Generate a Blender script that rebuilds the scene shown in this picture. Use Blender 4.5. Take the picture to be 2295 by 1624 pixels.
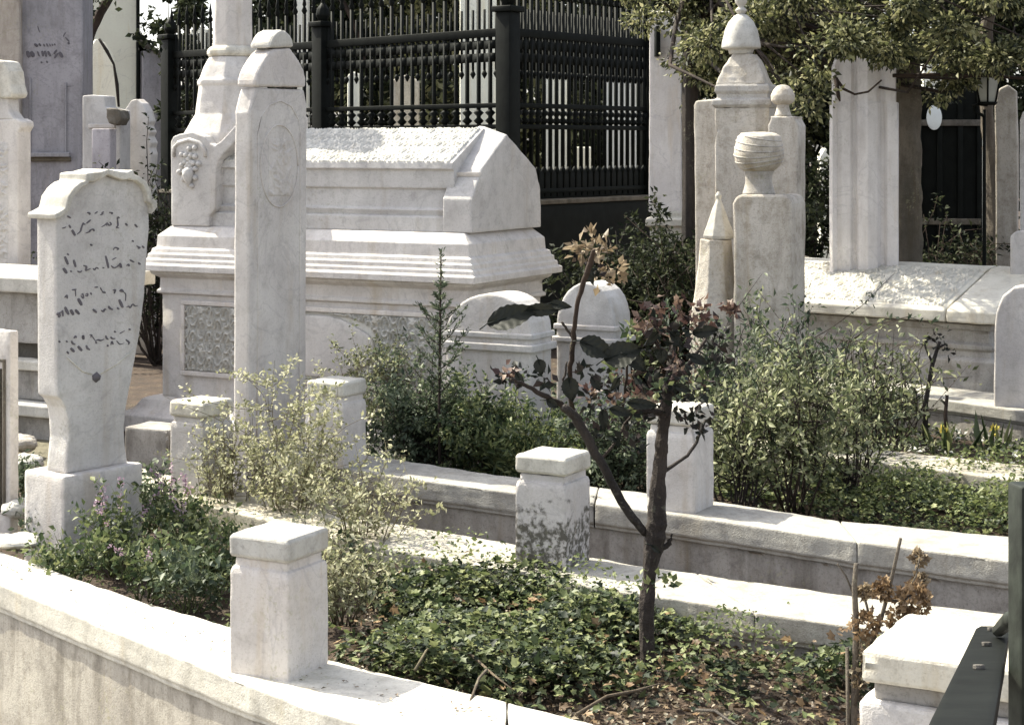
import bpy, math, random
import numpy as np
from mathutils import Vector, noise as mnoise
random.seed(7); RNG = np.random.default_rng(7)
S = bpy.context.scene; C = S.collection
for o in list(bpy.data.objects): bpy.data.objects.remove(o)
# ---------------------------------------------------------------- camera
F, CX, HY, E = 4000.0, 1147.0, 324.0, 1.75      # focal length, centre, horizon in photo units; eye height in m
cam = bpy.data.cameras.new('camera'); co = bpy.data.objects.new('camera', cam); C.objects.link(co)
co.location = (0, 0, E); co.rotation_euler = (math.radians(90), 0, 0)
cam.lens = 36 * F / 2294; cam.sensor_width = 36; cam.shift_y = -(812 - HY) / 2294
cam.clip_start = 0.05; cam.clip_end = 500
S.camera = co
# ---------------------------------------------------------------- light
SUN = Vector((-0.72, 0.47, 0.98)).normalized()
el = math.asin(SUN.z); az = math.atan2(SUN.x, SUN.y)
w = bpy.data.worlds.new('World'); S.world = w; w.use_nodes = True
nt = w.node_tree; bg = nt.nodes['Background']
sk = nt.nodes.new('ShaderNodeTexSky'); sk.sky_type = 'NISHITA'; sk.sun_disc = False
sk.sun_elevation = el; sk.sun_rotation = az; sk.dust_density = 3.0; sk.air_density = 1.0
hs = nt.nodes.new('ShaderNodeHueSaturation'); hs.inputs['Saturation'].default_value = .42
nt.links.new(sk.outputs[0], hs.inputs['Color']); nt.links.new(hs.outputs[0], bg.inputs[0]); bg.inputs[1].default_value = 0.15
sl = bpy.data.lights.new('sun', 'SUN'); sl.energy = 4.6; sl.angle = math.radians(0.6); sl.color = (1.0, 0.95, 0.78)
so = bpy.data.objects.new('sun', sl); C.objects.link(so); so.rotation_euler = SUN.to_track_quat('Z', 'Y').to_euler()
S.view_settings.view_transform = 'Standard'; S.view_settings.look = 'None'
S.view_settings.exposure = 1.3; S.view_settings.gamma = 1
# ---------------------------------------------------------------- materials
def nodes(name):
    m = bpy.data.materials.new(name); m.use_nodes = True
    t = m.node_tree; return m, t, t.nodes['Principled BSDF']
def stone(name, c1, c2, stain=(0.2, 0.18, 0.15), amt=0.35, streak=0.0, rough=0.85, bump=0.35, scale=1.0, moss=None, moss_z=None):
    m, t, b = nodes(name); N = t.nodes.new; L = t.links.new
    geo = N('ShaderNodeNewGeometry')
    def nz(sc, det=6, vec=None, r=0.6):
        n = N('ShaderNodeTexNoise'); n.inputs['Scale'].default_value = sc; n.inputs['Detail'].default_value = det
        n.inputs['Roughness'].default_value = r
        L(vec if vec else geo.outputs['Position'], n.inputs['Vector']); return n.outputs['Fac']
    def ramp(src, a, bb):
        r = N('ShaderNodeMapRange'); r.inputs[1].default_value = a; r.inputs[2].default_value = bb
        L(src, r.inputs[0]); return r.outputs[0]
    def mix(fac, a, bb):
        x = N('ShaderNodeMix'); x.data_type = 'RGBA'
        if hasattr(fac, 'links'): L(fac, x.inputs[0])
        else: x.inputs[0].default_value = fac
        for i, v in ((6, a), (7, bb)):
            if isinstance(v, tuple): x.inputs[i].default_value = (*v, 1)
            else: L(v, x.inputs[i])
        return x.outputs[2]
    def mul(a, k):
        x = N('ShaderNodeMath'); x.operation = 'MULTIPLY'; L(a, x.inputs[0])
        if hasattr(k, 'links'): L(k, x.inputs[1])
        else: x.inputs[1].default_value = k
        return x.outputs[0]
    col = mix(ramp(nz(3.0 * scale), .35, .68), c1, c2)
    col = mix(mul(ramp(nz(11 * scale, 8, None, .7), .5, .72), amt), col, stain)
    col = mix(mul(ramp(nz(90 * scale, 3, None, .7), .52, .75), amt * .9), col, stain)      # grain and pits
    if streak:
        mp = N('ShaderNodeMapping'); mp.inputs['Scale'].default_value = (5, 5, 1.0); L(geo.outputs['Position'], mp.inputs[0])
        col = mix(mul(ramp(nz(2.2, 8, mp.outputs[0], .65), .47, .66), streak), col, stain)
    if moss:
        sp = N('ShaderNodeSeparateXYZ'); L(geo.outputs['Position'], sp.inputs[0])
        mm = N('ShaderNodeMath'); mm.operation = 'ADD'; L(mul(nz(14, 6), .5), mm.inputs[0]); L(mul(sp.outputs[2], -1.0), mm.inputs[1])
        col = mix(mul(ramp(mm.outputs[0], moss_z, moss_z + .05), mul(ramp(nz(45, 5), .38, .55), .9)), col, moss)
    vo = N('ShaderNodeTexVoronoi'); vo.inputs['Scale'].default_value = 1.0
    nv = N('ShaderNodeTexNoise'); nv.inputs['Scale'].default_value = 40; nv.inputs['Detail'].default_value = 5; L(geo.outputs['Position'], nv.inputs['Vector'])
    va = N('ShaderNodeVectorMath'); va.operation = 'MULTIPLY_ADD'; L(geo.outputs['Position'], va.inputs[0]); va.inputs[1].default_value = (34, 34, 34); L(nv.outputs['Color'], va.inputs[2])
    va2 = N('ShaderNodeVectorMath'); va2.operation = 'MULTIPLY_ADD'; L(nv.outputs['Color'], va2.inputs[0]); va2.inputs[1].default_value = (1.6, 1.6, 1.6); L(va.outputs[0], va2.inputs[2]); L(va2.outputs[0], vo.inputs['Vector'])
    inv = N('ShaderNodeMath'); inv.operation = 'SUBTRACT'; inv.inputs[0].default_value = .34; L(vo.outputs['Distance'], inv.inputs[1])
    col = mix(mul(ramp(inv.outputs[0], .0, .1), mul(ramp(nz(2.3, 3), .54, .66), .42 * min(1, amt * 2))), col, (.30, .29, .20))   # lichen
    mp2 = N('ShaderNodeMapping'); mp2.inputs['Scale'].default_value = (6, 6, .7); mp2.inputs['Location'].default_value = (3, 5, 2); L(geo.outputs['Position'], mp2.inputs[0])
    col = mix(mul(ramp(nz(1.6, 6, mp2.outputs[0], .6), .56, .74), .5), col, (c2[0] * .80, c2[1] * .70, c2[2] * .55))              # rusty runs
    ve = N('ShaderNodeTexNoise'); ve.inputs['Scale'].default_value = 1.7; ve.inputs['Detail'].default_value = 8; ve.inputs['Distortion'].default_value = 1.6; L(geo.outputs['Position'], ve.inputs['Vector'])
    ab = N('ShaderNodeMath'); ab.operation = 'SUBTRACT'; L(ve.outputs['Fac'], ab.inputs[0]); ab.inputs[1].default_value = .5
    ab2 = N('ShaderNodeMath'); ab2.operation = 'ABSOLUTE'; L(ab.outputs[0], ab2.inputs[0])
    col = mix(mul(ramp(ab2.outputs[0], .012, .0), .28), col, (c2[0] * .55, c2[1] * .55, c2[2] * .58))                            # veins
    oi = N('ShaderNodeObjectInfo'); hv = N('ShaderNodeHueSaturation'); L(col, hv.inputs['Color'])
    for nm, lo, hi in (('Value', .86, 1.10), ('Saturation', .7, 1.5)):
        r_ = N('ShaderNodeMapRange'); r_.inputs[3].default_value = lo; r_.inputs[4].default_value = hi; L(oi.outputs['Random'], r_.inputs[0]); L(r_.outputs[0], hv.inputs[nm])
    col = hv.outputs['Color']
    L(col, b.inputs['Base Color']); b.inputs['Roughness'].default_value = rough
    b.inputs['Specular IOR Level'].default_value = .25
    bp = N('ShaderNodeBump'); bp.inputs['Strength'].default_value = bump; bp.inputs['Distance'].default_value = .006
    a = N('ShaderNodeMath'); a.operation = 'ADD'; L(nz(160, 4), a.inputs[0]); L(nz(28, 6), a.inputs[1])
    L(a.outputs[0], bp.inputs['Height']); L(bp.outputs[0], b.inputs['Normal'])
    return m
def plain(name, col, rough=.7, metal=0, var=.25, sc=12, bump=.2, spec=.3):
    m, t, b = nodes(name); b.inputs['Specular IOR Level'].default_value = spec
    geo = t.nodes.new('ShaderNodeNewGeometry'); n = t.nodes.new('ShaderNodeTexNoise'); n.inputs['Scale'].default_value = sc; n.inputs['Detail'].default_value = 6
    t.links.new(geo.outputs['Position'], n.inputs['Vector'])
    r = t.nodes.new('ShaderNodeValToRGB'); e = r.color_ramp.elements
    e[0].position = .3; e[1].position = .7
    e[0].color = (*[c * (1 - var) for c in col], 1); e[1].color = (*[c * (1 + var) for c in col], 1)
    t.links.new(n.outputs['Fac'], r.inputs[0]); t.links.new(r.outputs[0], b.inputs['Base Color'])
    b.inputs['Roughness'].default_value = rough; b.inputs['Metallic'].default_value = metal
    bp = t.nodes.new('ShaderNodeBump'); bp.inputs['Strength'].default_value = bump; bp.inputs['Distance'].default_value = .01
    t.links.new(n.outputs['Fac'], bp.inputs['Height']); t.links.new(bp.outputs[0], b.inputs['Normal'])
    return m
def leafm(name, cols, trans=.35, rough=.5, spec=.3, c0=True):
    m, t, b = nodes(name); N = t.nodes.new; L = t.links.new
    g = N('ShaderNodeNewGeometry'); r = N('ShaderNodeValToRGB'); r.color_ramp.interpolation = 'LINEAR'
    el_ = r.color_ramp.elements
    while len(el_) < len(cols): el_.new(.5)
    cols = [tuple(x * .9 + (c[0] * .3 + c[1] * .6 + c[2] * .1) * .1 for x in c) for c in cols] if c0 else cols
    for i, c in enumerate(cols): el_[i].position = i / (len(cols) - 1); el_[i].color = (*c, 1)
    L(g.outputs['Random Per Island'], r.inputs[0]); L(r.outputs[0], b.inputs['Base Color'])
    b.inputs['Roughness'].default_value = rough; b.inputs['Specular IOR Level'].default_value = spec
    tr = N('ShaderNodeBsdfTranslucent'); L(r.outputs[0], tr.inputs[0])
    mx = N('ShaderNodeMixShader'); mx.inputs[0].default_value = trans
    L(b.outputs[0], mx.inputs[1]); L(tr.outputs[0], mx.inputs[2]); L(mx.outputs[0], t.nodes['Material Output'].inputs[0])
    return m
M = dict(
 marble=stone('marble', (.59, .565, .54), (.47, .445, .43), (.24, .22, .2), amt=.42, streak=.16, bump=.5),
 whitem=stone('white_marble', (.74, .71, .69), (.63, .60, .585), (.35, .32, .3), amt=.3, streak=.3),
 marble_carved=stone('marble_carved', (.62, .60, .55), (.52, .50, .45), (.25, .23, .2), amt=.4),
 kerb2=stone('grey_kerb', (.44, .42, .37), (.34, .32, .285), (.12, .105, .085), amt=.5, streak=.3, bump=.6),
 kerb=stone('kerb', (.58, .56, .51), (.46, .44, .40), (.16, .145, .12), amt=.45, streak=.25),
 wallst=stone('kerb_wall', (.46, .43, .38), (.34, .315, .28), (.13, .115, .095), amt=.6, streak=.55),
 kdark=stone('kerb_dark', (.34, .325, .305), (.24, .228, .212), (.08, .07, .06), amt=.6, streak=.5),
 mossy=stone('mossy_marble', (.56, .53, .51), (.46, .435, .42), amt=.35, moss=(.06, .055, .04), moss_z=-.10),
 old=stone('old_marble', (.50, .47, .43), (.38, .355, .32), (.15, .13, .10), amt=.6, streak=.4, bump=.6),
 greywall=stone('grey_plaster', (.40, .375, .39), (.30, .285, .30), (.13, .12, .12), amt=.45, streak=.35, scale=.5),
 pilaster=stone('pilaster_stone', (.44, .40, .36), (.34, .31, .28), (.2, .17, .15), amt=.4, streak=.6),
 plaster=stone('white_plaster', (.80, .79, .70), (.74, .72, .64), (.5, .48, .42), amt=.2, scale=.5),
 brown=stone('dark_brown_stone', (.17, .15, .125), (.10, .09, .075), (.05, .045, .035), amt=.6, streak=.5, bump=.7),
 markshade=plain('painted_mark_shade', (.11, .10, .11), .9),  # dark grey paints the shadow of pale relief letters and the hole
 iron=plain('dark_green_iron', (.006, .007, .006), .6, 0, .3, spec=.08),
 rail=plain('grey_green_iron', (.018, .021, .017), .6, 0, .5, 30, spec=.15),
 soil=stone('soil', (.075, .055, .042), (.035, .027, .022), (.012, .01, .009), amt=.6, bump=1.0, scale=2),
 earth=stone('olive_earth', (.20, .175, .11), (.12, .105, .065), (.05, .045, .03), amt=.5, bump=1.0, scale=2),
 gravel=stone('path_gravel', (.30, .28, .25), (.2, .185, .165), (.08, .07, .06), amt=.6, bump=1.0, scale=2),
 bark=stone('bark', (.055, .042, .035), (.03, .024, .021), (.012, .01, .01), amt=.5, streak=.6, bump=1.0),
 barkl=stone('pale_bark', (.16, .135, .105), (.09, .075, .06), (.04, .03, .025), amt=.5, streak=.6, bump=1.0),
 twig=plain('twig', (.12, .10, .06), .8),
 greenstem=plain('green_stem', (.09, .11, .045), .7),
 glass=plain('milky_glass', (.38, .39, .36), .3, 0, .1),
 ovallight=plain('painted_oval_light', (.8, .84, .84), .3, 0, .03),  # white that paints light coming through the gate's oval
 brownred=leafm('brown_red_leaf', [(.035, .02, .02), (.08, .04, .035), (.15, .09, .07), (.24, .17, .12)], .3),
 ivy=leafm('ivy_leaf', [(.010, .018, .008), (.025, .04, .016), (.06, .085, .03), (.14, .17, .06), (.28, .30, .12)]),
 cover=leafm('cover_leaf', [(.04, .06, .02), (.09, .12, .035), (.16, .19, .06), (.22, .24, .09)]),
 mint=leafm('mint_leaf', [(.03, .05, .022), (.06, .09, .035), (.14, .17, .06), (.25, .27, .11)]),
 pale=leafm('pale_leaf', [(.16, .17, .08), (.30, .30, .16), (.44, .43, .26), (.56, .54, .38)], .45),
 ever=leafm('evergreen_leaf', [(.025, .04, .022), (.05, .075, .04), (.10, .13, .07), (.19, .22, .13)]),
 silver=leafm('silver_leaf', [(.04, .052, .022), (.10, .12, .05), (.24, .26, .12), (.46, .46, .28)], .4),
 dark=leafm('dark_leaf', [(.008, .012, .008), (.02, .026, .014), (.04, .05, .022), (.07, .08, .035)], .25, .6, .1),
 canopy=leafm('canopy_leaf', [(.012, .016, .01), (.035, .042, .018), (.10, .11, .04), (.24, .24, .10), (.36, .34, .18)], .45),
 rose=leafm('rose_leaf', [(.010, .014, .012), (.02, .024, .018), (.035, .025, .025)], .15, .5, .12),
 red=leafm('young_red_leaf', [(.035, .02, .02), (.08, .04, .032), (.17, .11, .075)], .35),
 dry=leafm('dry_leaf', [(.10, .06, .03), (.20, .12, .055), (.34, .23, .12), (.12, .08, .05)], .3),
 bronze=leafm('bronze_leaf', [(.10, .07, .045), (.22, .16, .09), (.36, .28, .18)], .3),
 litter=leafm('litter', [(.06, .035, .02), (.13, .09, .05), (.30, .24, .16), (.05, .05, .03)], .1),
 pink=leafm('pink_petal', [(.25, .14, .2), (.42, .28, .36), (.55, .42, .48)], .4),
 white=leafm('white_petal', [(.6, .6, .55), (.75, .75, .68)], .4),
 yellow=leafm('yellow_petal', [(.7, .55, .05), (.8, .7, .15)], .4),
)
# ---------------------------------------------------------------- geometry helpers
def G(px, py, z):                       # ground point at height z under a photo position
    Y = (E - z) * F / (py - HY); return Vector(((px - CX) / F * Y, Y, z))
def P(px, py, Y): return Vector(((px - CX) / F * Y, Y, E - (py - HY) / F * Y))
def FP(c, d, px, py):                   # point on the upright plane through c along d
    X = (px - CX) / F; Y = (c[0] * d[1] - c[1] * d[0]) / (X * d[1] - d[0])
    return Vector((X * Y, Y, E - (py - HY) / F * Y))
def axes(deg):
    a = math.radians(deg); return Vector((math.cos(a), math.sin(a), 0)), Vector((-math.sin(a), math.cos(a), 0))
ZV = Vector((0, 0, 1))
class MB:
    def __init__(s): s.v = []; s.f = []
    def loft(s, rings, closed=True, cap=True):
        n = len(rings[0]); b = len(s.v)
        for r in rings: s.v += [tuple(p) for p in r]
        for i in range(len(rings) - 1):
            for j in range(n if closed else n - 1):
                k = (j + 1) % n
                s.f.append((b + i * n + j, b + i * n + k, b + (i + 1) * n + k, b + (i + 1) * n + j))
        if cap:
            s.f.append(tuple(b + j for j in reversed(range(n)))); e = b + (len(rings) - 1) * n
            s.f.append(tuple(e + j for j in range(n)))
        return s
    def ext(s, pts, vec): return s.loft([[Vector(p) for p in pts], [Vector(p) + vec for p in pts]])
    def box(s, o, u, v, a, b):          # a, b: min and max in the frame o, u, v
        q = lambda x, y, z: o + u * x + v * y + ZV * z
        return s.loft([[q(a[0], a[1], z), q(b[0], a[1], z), q(b[0], b[1], z), q(a[0], b[1], z)] for z in (a[2], b[2])])
    def rings(s, o, u, v, L, W, prof):  # stacked rectangles: x in [-L, 0], y in [0, W], profile of (outset, z)
        R = []
        for e, z in prof:
            R.append([o + u * x + v * y + ZV * z for x, y in ((-L - e, -e), (e, -e), (e, W + e), (-L - e, W + e))])
        return s.loft(R)
    def lathe(s, c, prof, n=24, rot=0, squash=1):
        R = []
        for r, z in prof:
            R.append([Vector((c[0] + r * math.cos(rot + 2 * math.pi * k / n), c[1] + squash * r * math.sin(rot + 2 * math.pi * k / n), z)) for k in range(n)])
        return s.loft(R)
    def tube(s, pts, rad, n=8):
        pts = [Vector(p) for p in pts]; R = []
        if not hasattr(rad, '__len__'): rad = [rad] * len(pts)
        ref = Vector((.31, .2, .93))
        for i, p in enumerate(pts):
            d = (pts[min(i + 1, len(pts) - 1)] - pts[max(i - 1, 0)]).normalized()
            a = d.cross(ref)
            if a.length < .1: a = d.cross(Vector((1, 0, 0)))
            a.normalize(); b = d.cross(a)
            R.append([p + (a * math.cos(2 * math.pi * k / n) + b * math.sin(2 * math.pi * k / n)) * rad[i] for k in range(n)])
        return s.loft(R)
TEX = bpy.data.textures.new('worn', 'CLOUDS'); TEX.noise_scale = .09; TEX.noise_depth = 3
def tag(o, label=None, cat=None, group=None, kind=None):
    if label: o['label'] = label
    if cat: o['category'] = cat
    if group: o['group'] = group
    if kind: o['kind'] = kind
    return o
def thing(name, label, cat, loc=(0, 0, 0), group=None):
    o = bpy.data.objects.new(name, None); o.empty_display_size = .1; C.objects.link(o); o.location = loc
    return tag(o, label, cat, group)
def rootloc(p):
    while p.parent: p = p.parent
    return p.location.copy()
def obj(name, mb, mat, parent=None, loc=None, bevel=.008, worn=.006, sub=3, smooth=True, label=None):
    base = rootloc(parent) if parent else (Vector(loc) if loc is not None else Vector((0, 0, 0)))
    me = bpy.data.meshes.new(name)
    me.from_pydata([tuple(Vector(v) - base) for v in mb.v], [], mb.f)
    import bmesh
    bm = bmesh.new(); bm.from_mesh(me); bmesh.ops.recalc_face_normals(bm, faces=bm.faces); bm.to_mesh(me); bm.free()
    me.materials.append(M[mat])
    o = bpy.data.objects.new(name, me); C.objects.link(o)
    if parent: o.parent = parent
    else: o.location = base
    if bevel:
        m = o.modifiers.new('b', 'BEVEL'); m.width = bevel; m.segments = 2; m.limit_method = 'ANGLE'; m.angle_limit = math.radians(32); m.use_clamp_overlap = True
    if worn and sub:
        m = o.modifiers.new('t', 'TRIANGULATE'); m.min_vertices = 5
        m = o.modifiers.new('s', 'SUBSURF'); m.subdivision_type = 'SIMPLE'; m.levels = sub; m.render_levels = sub
        m = o.modifiers.new('d', 'DISPLACE'); m.texture = TEX; m.texture_coords = 'GLOBAL'; m.strength = worn; m.mid_level = .5
    if smooth: me.polygons.foreach_set('use_smooth', [True] * len(me.polygons))
    if label: o['label'] = label
    return o
def copytree(o, parent=None):
    c = o.copy(); C.objects.link(c)
    if parent: c.parent = parent
    for ch in list(o.children): copytree(ch, c)
    return c
# ---------------------------------------------------------------- foliage helpers
def unit(a): return a / (np.linalg.norm(a, axis=1, keepdims=True) + 1e-9)
def leaves(pos, d, size, width=.45, fold=.12, up=None):
    """one folded leaf (two triangles pairs) per position"""
    n = len(pos); d = unit(d); r = RNG.normal(size=(n, 3)) * .6
    if up is not None: r = r + np.array(up)
    s = unit(np.cross(d, r)); nn = np.cross(s, d)
    L = np.asarray(size).reshape(-1, 1) * np.ones((n, 1))
    a = pos; b = pos + d * L * .45 + s * L * width * .5 + nn * L * fold; c = pos + d * L - nn * L * fold * .6; e = pos + d * L * .45 - s * L * width * .5 + nn * L * fold
    V = np.stack([a, b, c, e], 1).reshape(-1, 3)
    i = np.arange(n)[:, None] * 4
    Fc = np.concatenate([i + [0, 1, 2], i + [0, 2, 3]], 1).reshape(-1, 3)
    return V, Fc
def lobed(pos, d, size, up=None):
    """an ivy-like five pointed leaf"""
    n = len(pos); d = unit(d); r = RNG.normal(size=(n, 3)) * .5
    if up is not None: r = r + np.array(up)
    s = unit(np.cross(d, r)); nn = np.cross(s, d)
    L = np.asarray(size).reshape(-1, 1) * np.ones((n, 1))
    prof = [(0, 0, 0), (.02, .42, .05), (.35, .26, .08), (.5, .5, 0), (.62, .2, .04), (1, 0, -.08), (.62, -.2, .04), (.5, -.5, 0), (.35, -.26, .08), (.02, -.42, .05)]
    V = np.stack([pos + d * L * a + s * L * b + nn * L * c for a, b, c in prof], 1).reshape(-1, 3)
    i = np.arange(n)[:, None] * 10
    Fc = np.concatenate([i + [0, k, k + 1] for k in range(1, 9)], 1).reshape(-1, 3)
    return V, Fc
def fobj(name, vf, mat, parent=None, loc=(0, 0, 0), smooth=False):
    V = np.concatenate([a for a, b in vf]); off = 0; Fs = []
    for a, b in vf: Fs.append(b + off); off += len(a)
    Fc = np.concatenate(Fs)
    base = np.array(rootloc(parent) if parent else loc); V = V - base
    me = bpy.data.meshes.new(name)
    me.vertices.add(len(V)); me.vertices.foreach_set('co', V.astype(np.float32).ravel())
    me.loops.add(len(Fc) * 3); me.loops.foreach_set('vertex_index', Fc.astype(np.int32).ravel())
    me.polygons.add(len(Fc)); me.polygons.foreach_set('loop_start', np.arange(0, len(Fc) * 3, 3, dtype=np.int32))
    me.update(calc_edges=True); me.validate()
    me.materials.append(M[mat])
    o = bpy.data.objects.new(name, me); C.objects.link(o)
    if parent: o.parent = parent
    else: o.location = tuple(loc)
    return o
def curve(a, b, bend=.15, n=6):
    a = Vector(a); b = Vector(b); L = (b - a).length
    k = Vector(RNG.normal(size=3)) * L * bend
    return [a.lerp(b, t) + k * math.sin(math.pi * t) + Vector(RNG.normal(size=3)) * L * .012 for t in np.linspace(0, 1, n)]
def shrub(name, label, cat, base, rx, ry, h, stems, nl, size, mat, smat='twig', sr=.004, low=.15, lean=(0, 0), flowers=None, group=None, width=.45, flop=.5, spiky=0, lob=False, twigs=3):
    base = Vector(base); root = thing(name, label, cat, base, group)
    sb = MB(); P_, D_ = [], []; FPs = []
    per = max(1, nl // stems)
    for k in range(stems):
        a = RNG.uniform(0, 2 * math.pi); r = math.sqrt(RNG.uniform(0.02, 1)); hh = h * (1 - .38 * r * r) * RNG.uniform(.72, 1.05)
        foot = base + Vector((math.cos(a) * rx * .3 * r, math.sin(a) * ry * .3 * r, 0))
        top = base + Vector((math.cos(a) * rx * r + lean[0] * hh, math.sin(a) * ry * r + lean[1] * hh, hh))
        c = curve(foot, top, .1, 7); sb.tube(c, [sr * (1 - .12 * i) for i in range(7)], 5)
        segs = [(c, per)]
        for q in range(twigs):
            t = RNG.uniform(.35, .9); i = int(t * 6); p0 = c[i]
            q1 = p0 + Vector((RNG.normal() * .22, RNG.normal() * .22, abs(RNG.normal()) * .16 + .06)) * h
            cc = curve(p0, q1, .1, 4); sb.tube(cc, [sr * .5, sr * .4, sr * .35, sr * .2], 4); segs.append((cc, per))
        for cc, m in segs:
            m = max(2, m // (twigs + 1)); A = np.array([tuple(x) for x in cc])
            t = RNG.uniform(low, 1, m) ** .8 * (len(cc) - 1.001); i = t.astype(int); f = (t - i)[:, None]
            p = A[i] * (1 - f) + A[i + 1] * f; ax = unit(A[i + 1] - A[i])
            dd = RNG.normal(size=(m, 3)); dd = unit(dd - .6 * ax * (dd * ax).sum(1, keepdims=True)) + ax * spiky + np.array([0, 0, .25])
            P_.append(p + RNG.normal(size=(m, 3)) * size * .5); D_.append(dd)
        FPs.append(c)
    obj('stems', sb, smat, root, bevel=0, worn=0)
    p = np.concatenate(P_); d = np.concatenate(D_); z = p[:, 2] > base.z - .02
    p, d = p[z], d[z]; sz = size * RNG.uniform(.5, 1.3, len(p))
    fobj('foliage', [lobed(p, d, sz, (0, 0, .8)) if lob else leaves(p, d, sz, width, up=(0, 0, flop))], mat, root)
    if flowers:
        fm, nf, fs, spike = flowers; vf = []
        for k in range(nf):
            c = FPs[RNG.integers(len(FPs))]; top = np.array(c[-1]); dr = unit(np.array([c[-1] - c[-2]]))[0]
            m = 34; t = RNG.uniform(-.3, 1, m)[:, None] * spike
            pp = top + dr * t + RNG.normal(size=(m, 3)) * fs * .55
            fobj('flower_spike', [leaves(pp, RNG.normal(size=(m, 3)), fs * RNG.uniform(.6, 1.2, m), .8)], fm, root)
    return root
def inpoly(x, y, poly):
    c = np.zeros(len(x), bool); n = len(poly)
    for i in range(n):
        x1, y1 = poly[i][0], poly[i][1]; x2, y2 = poly[(i + 1) % n][0], poly[(i + 1) % n][1]
        c ^= ((y1 > y) != (y2 > y)) & (x < (x2 - x1) * (y - y1) / (y2 - y1 + 1e-12) + x1)
    return c
def sample(poly, n):
    xs = [p[0] for p in poly]; ys = [p[1] for p in poly]; out = []; tot = 0
    while tot < n:
        x = RNG.uniform(min(xs), max(xs), n); y = RNG.uniform(min(ys), max(ys), n); k = inpoly(x, y, poly)
        out.append(np.stack([x[k], y[k]], 1)); tot += k.sum()
    return np.concatenate(out)[:n]
def fnoise(xy, sc, seed=0): return np.array([mnoise.noise(Vector((x * sc + seed, y * sc, seed * 1.7))) for x, y in xy])
def cover(name, label, poly, z0, h, n, size, mat, lob=False, thin=None, msc=2.5, cat='ground cover'):
    xy = sample(poly, n); m = fnoise(xy, msc, 3.1); 
    if thin is not None:
        keep = RNG.uniform(0, 1, len(xy)) < thin(xy, m); xy, m = xy[keep], m[keep]
    z = z0 + h * np.clip(.5 + m * 1.1, .06, 1.3) * RNG.uniform(.25, 1.05, len(xy))
    pos = np.stack([xy[:, 0], xy[:, 1], z], 1)
    d = RNG.normal(size=pos.shape) * [1, 1, .45] + [0, -.15, .1]
    sz = size * RNG.uniform(.5, 1.35, len(xy))
    o = fobj(name, [lobed(pos, d, sz, (0, 0, 1.3)) if lob else leaves(pos, d, sz, .6, up=(0, 0, 1.1))], mat)
    return tag(o, label, cat, kind='stuff')
def tree(name, label, base, h, r, crown, nleaf, size, mat, limbs=9, bark='bark', group=None, cat='tree', clump=.5, trunkpts=None, bare=.35):
    """crown = list of (centre, rx, ry, rz)"""
    base = Vector(base); root = thing(name, label, cat, base, group); tb = MB()
    pts = trunkpts or curve(base, base + Vector((0, 0, h)), .03, 8); n = len(pts)
    tb.tube(pts, [r * (1.25 if i == 0 else 1) * (1 - .75 * i / n) for i in range(n)], 10)
    obj('trunk', tb, bark, root, bevel=0, worn=.02, sub=2)
    lb = MB(); vf = []; tot = sum(c[1] * c[2] * c[3] for c in crown)
    for cc, rx, ry, rz in crown:
        cc = Vector(cc); m = int(nleaf * rx * ry * rz / tot); k = max(6, int(26 * (rx * rz) ** .5))
        ctr = RNG.normal(size=(k, 3)); ctr = unit(ctr) * RNG.uniform(.25, 1, (k, 1)) ** .5 * [rx, ry, rz] + np.array(cc)
        for q in range(min(limbs, k)):
            p0 = pts[int(RNG.integers(int(n * bare), n))]; lb.tube(curve(p0, ctr[q], .1, 5), [r * .3, r * .22, r * .16, r * .1, r * .04], 5)
        per = max(4, m // k); cr = clump * RNG.uniform(.5, 1.2, k)
        for q in range(k):
            dd = unit(RNG.normal(size=(per, 3))); p = ctr[q] + dd * cr[q] * RNG.uniform(.3, 1, (per, 1)) * [1, 1, .7]
            vf.append(leaves(p, dd + [0, 0, -.3] + RNG.normal(size=dd.shape) * .5, size * RNG.uniform(.5, 1.3, per), .5))
    if lb.v: obj('limbs', lb, bark, root, bevel=0, worn=0)
    fobj('crown', vf, mat, root)
    return root
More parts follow.
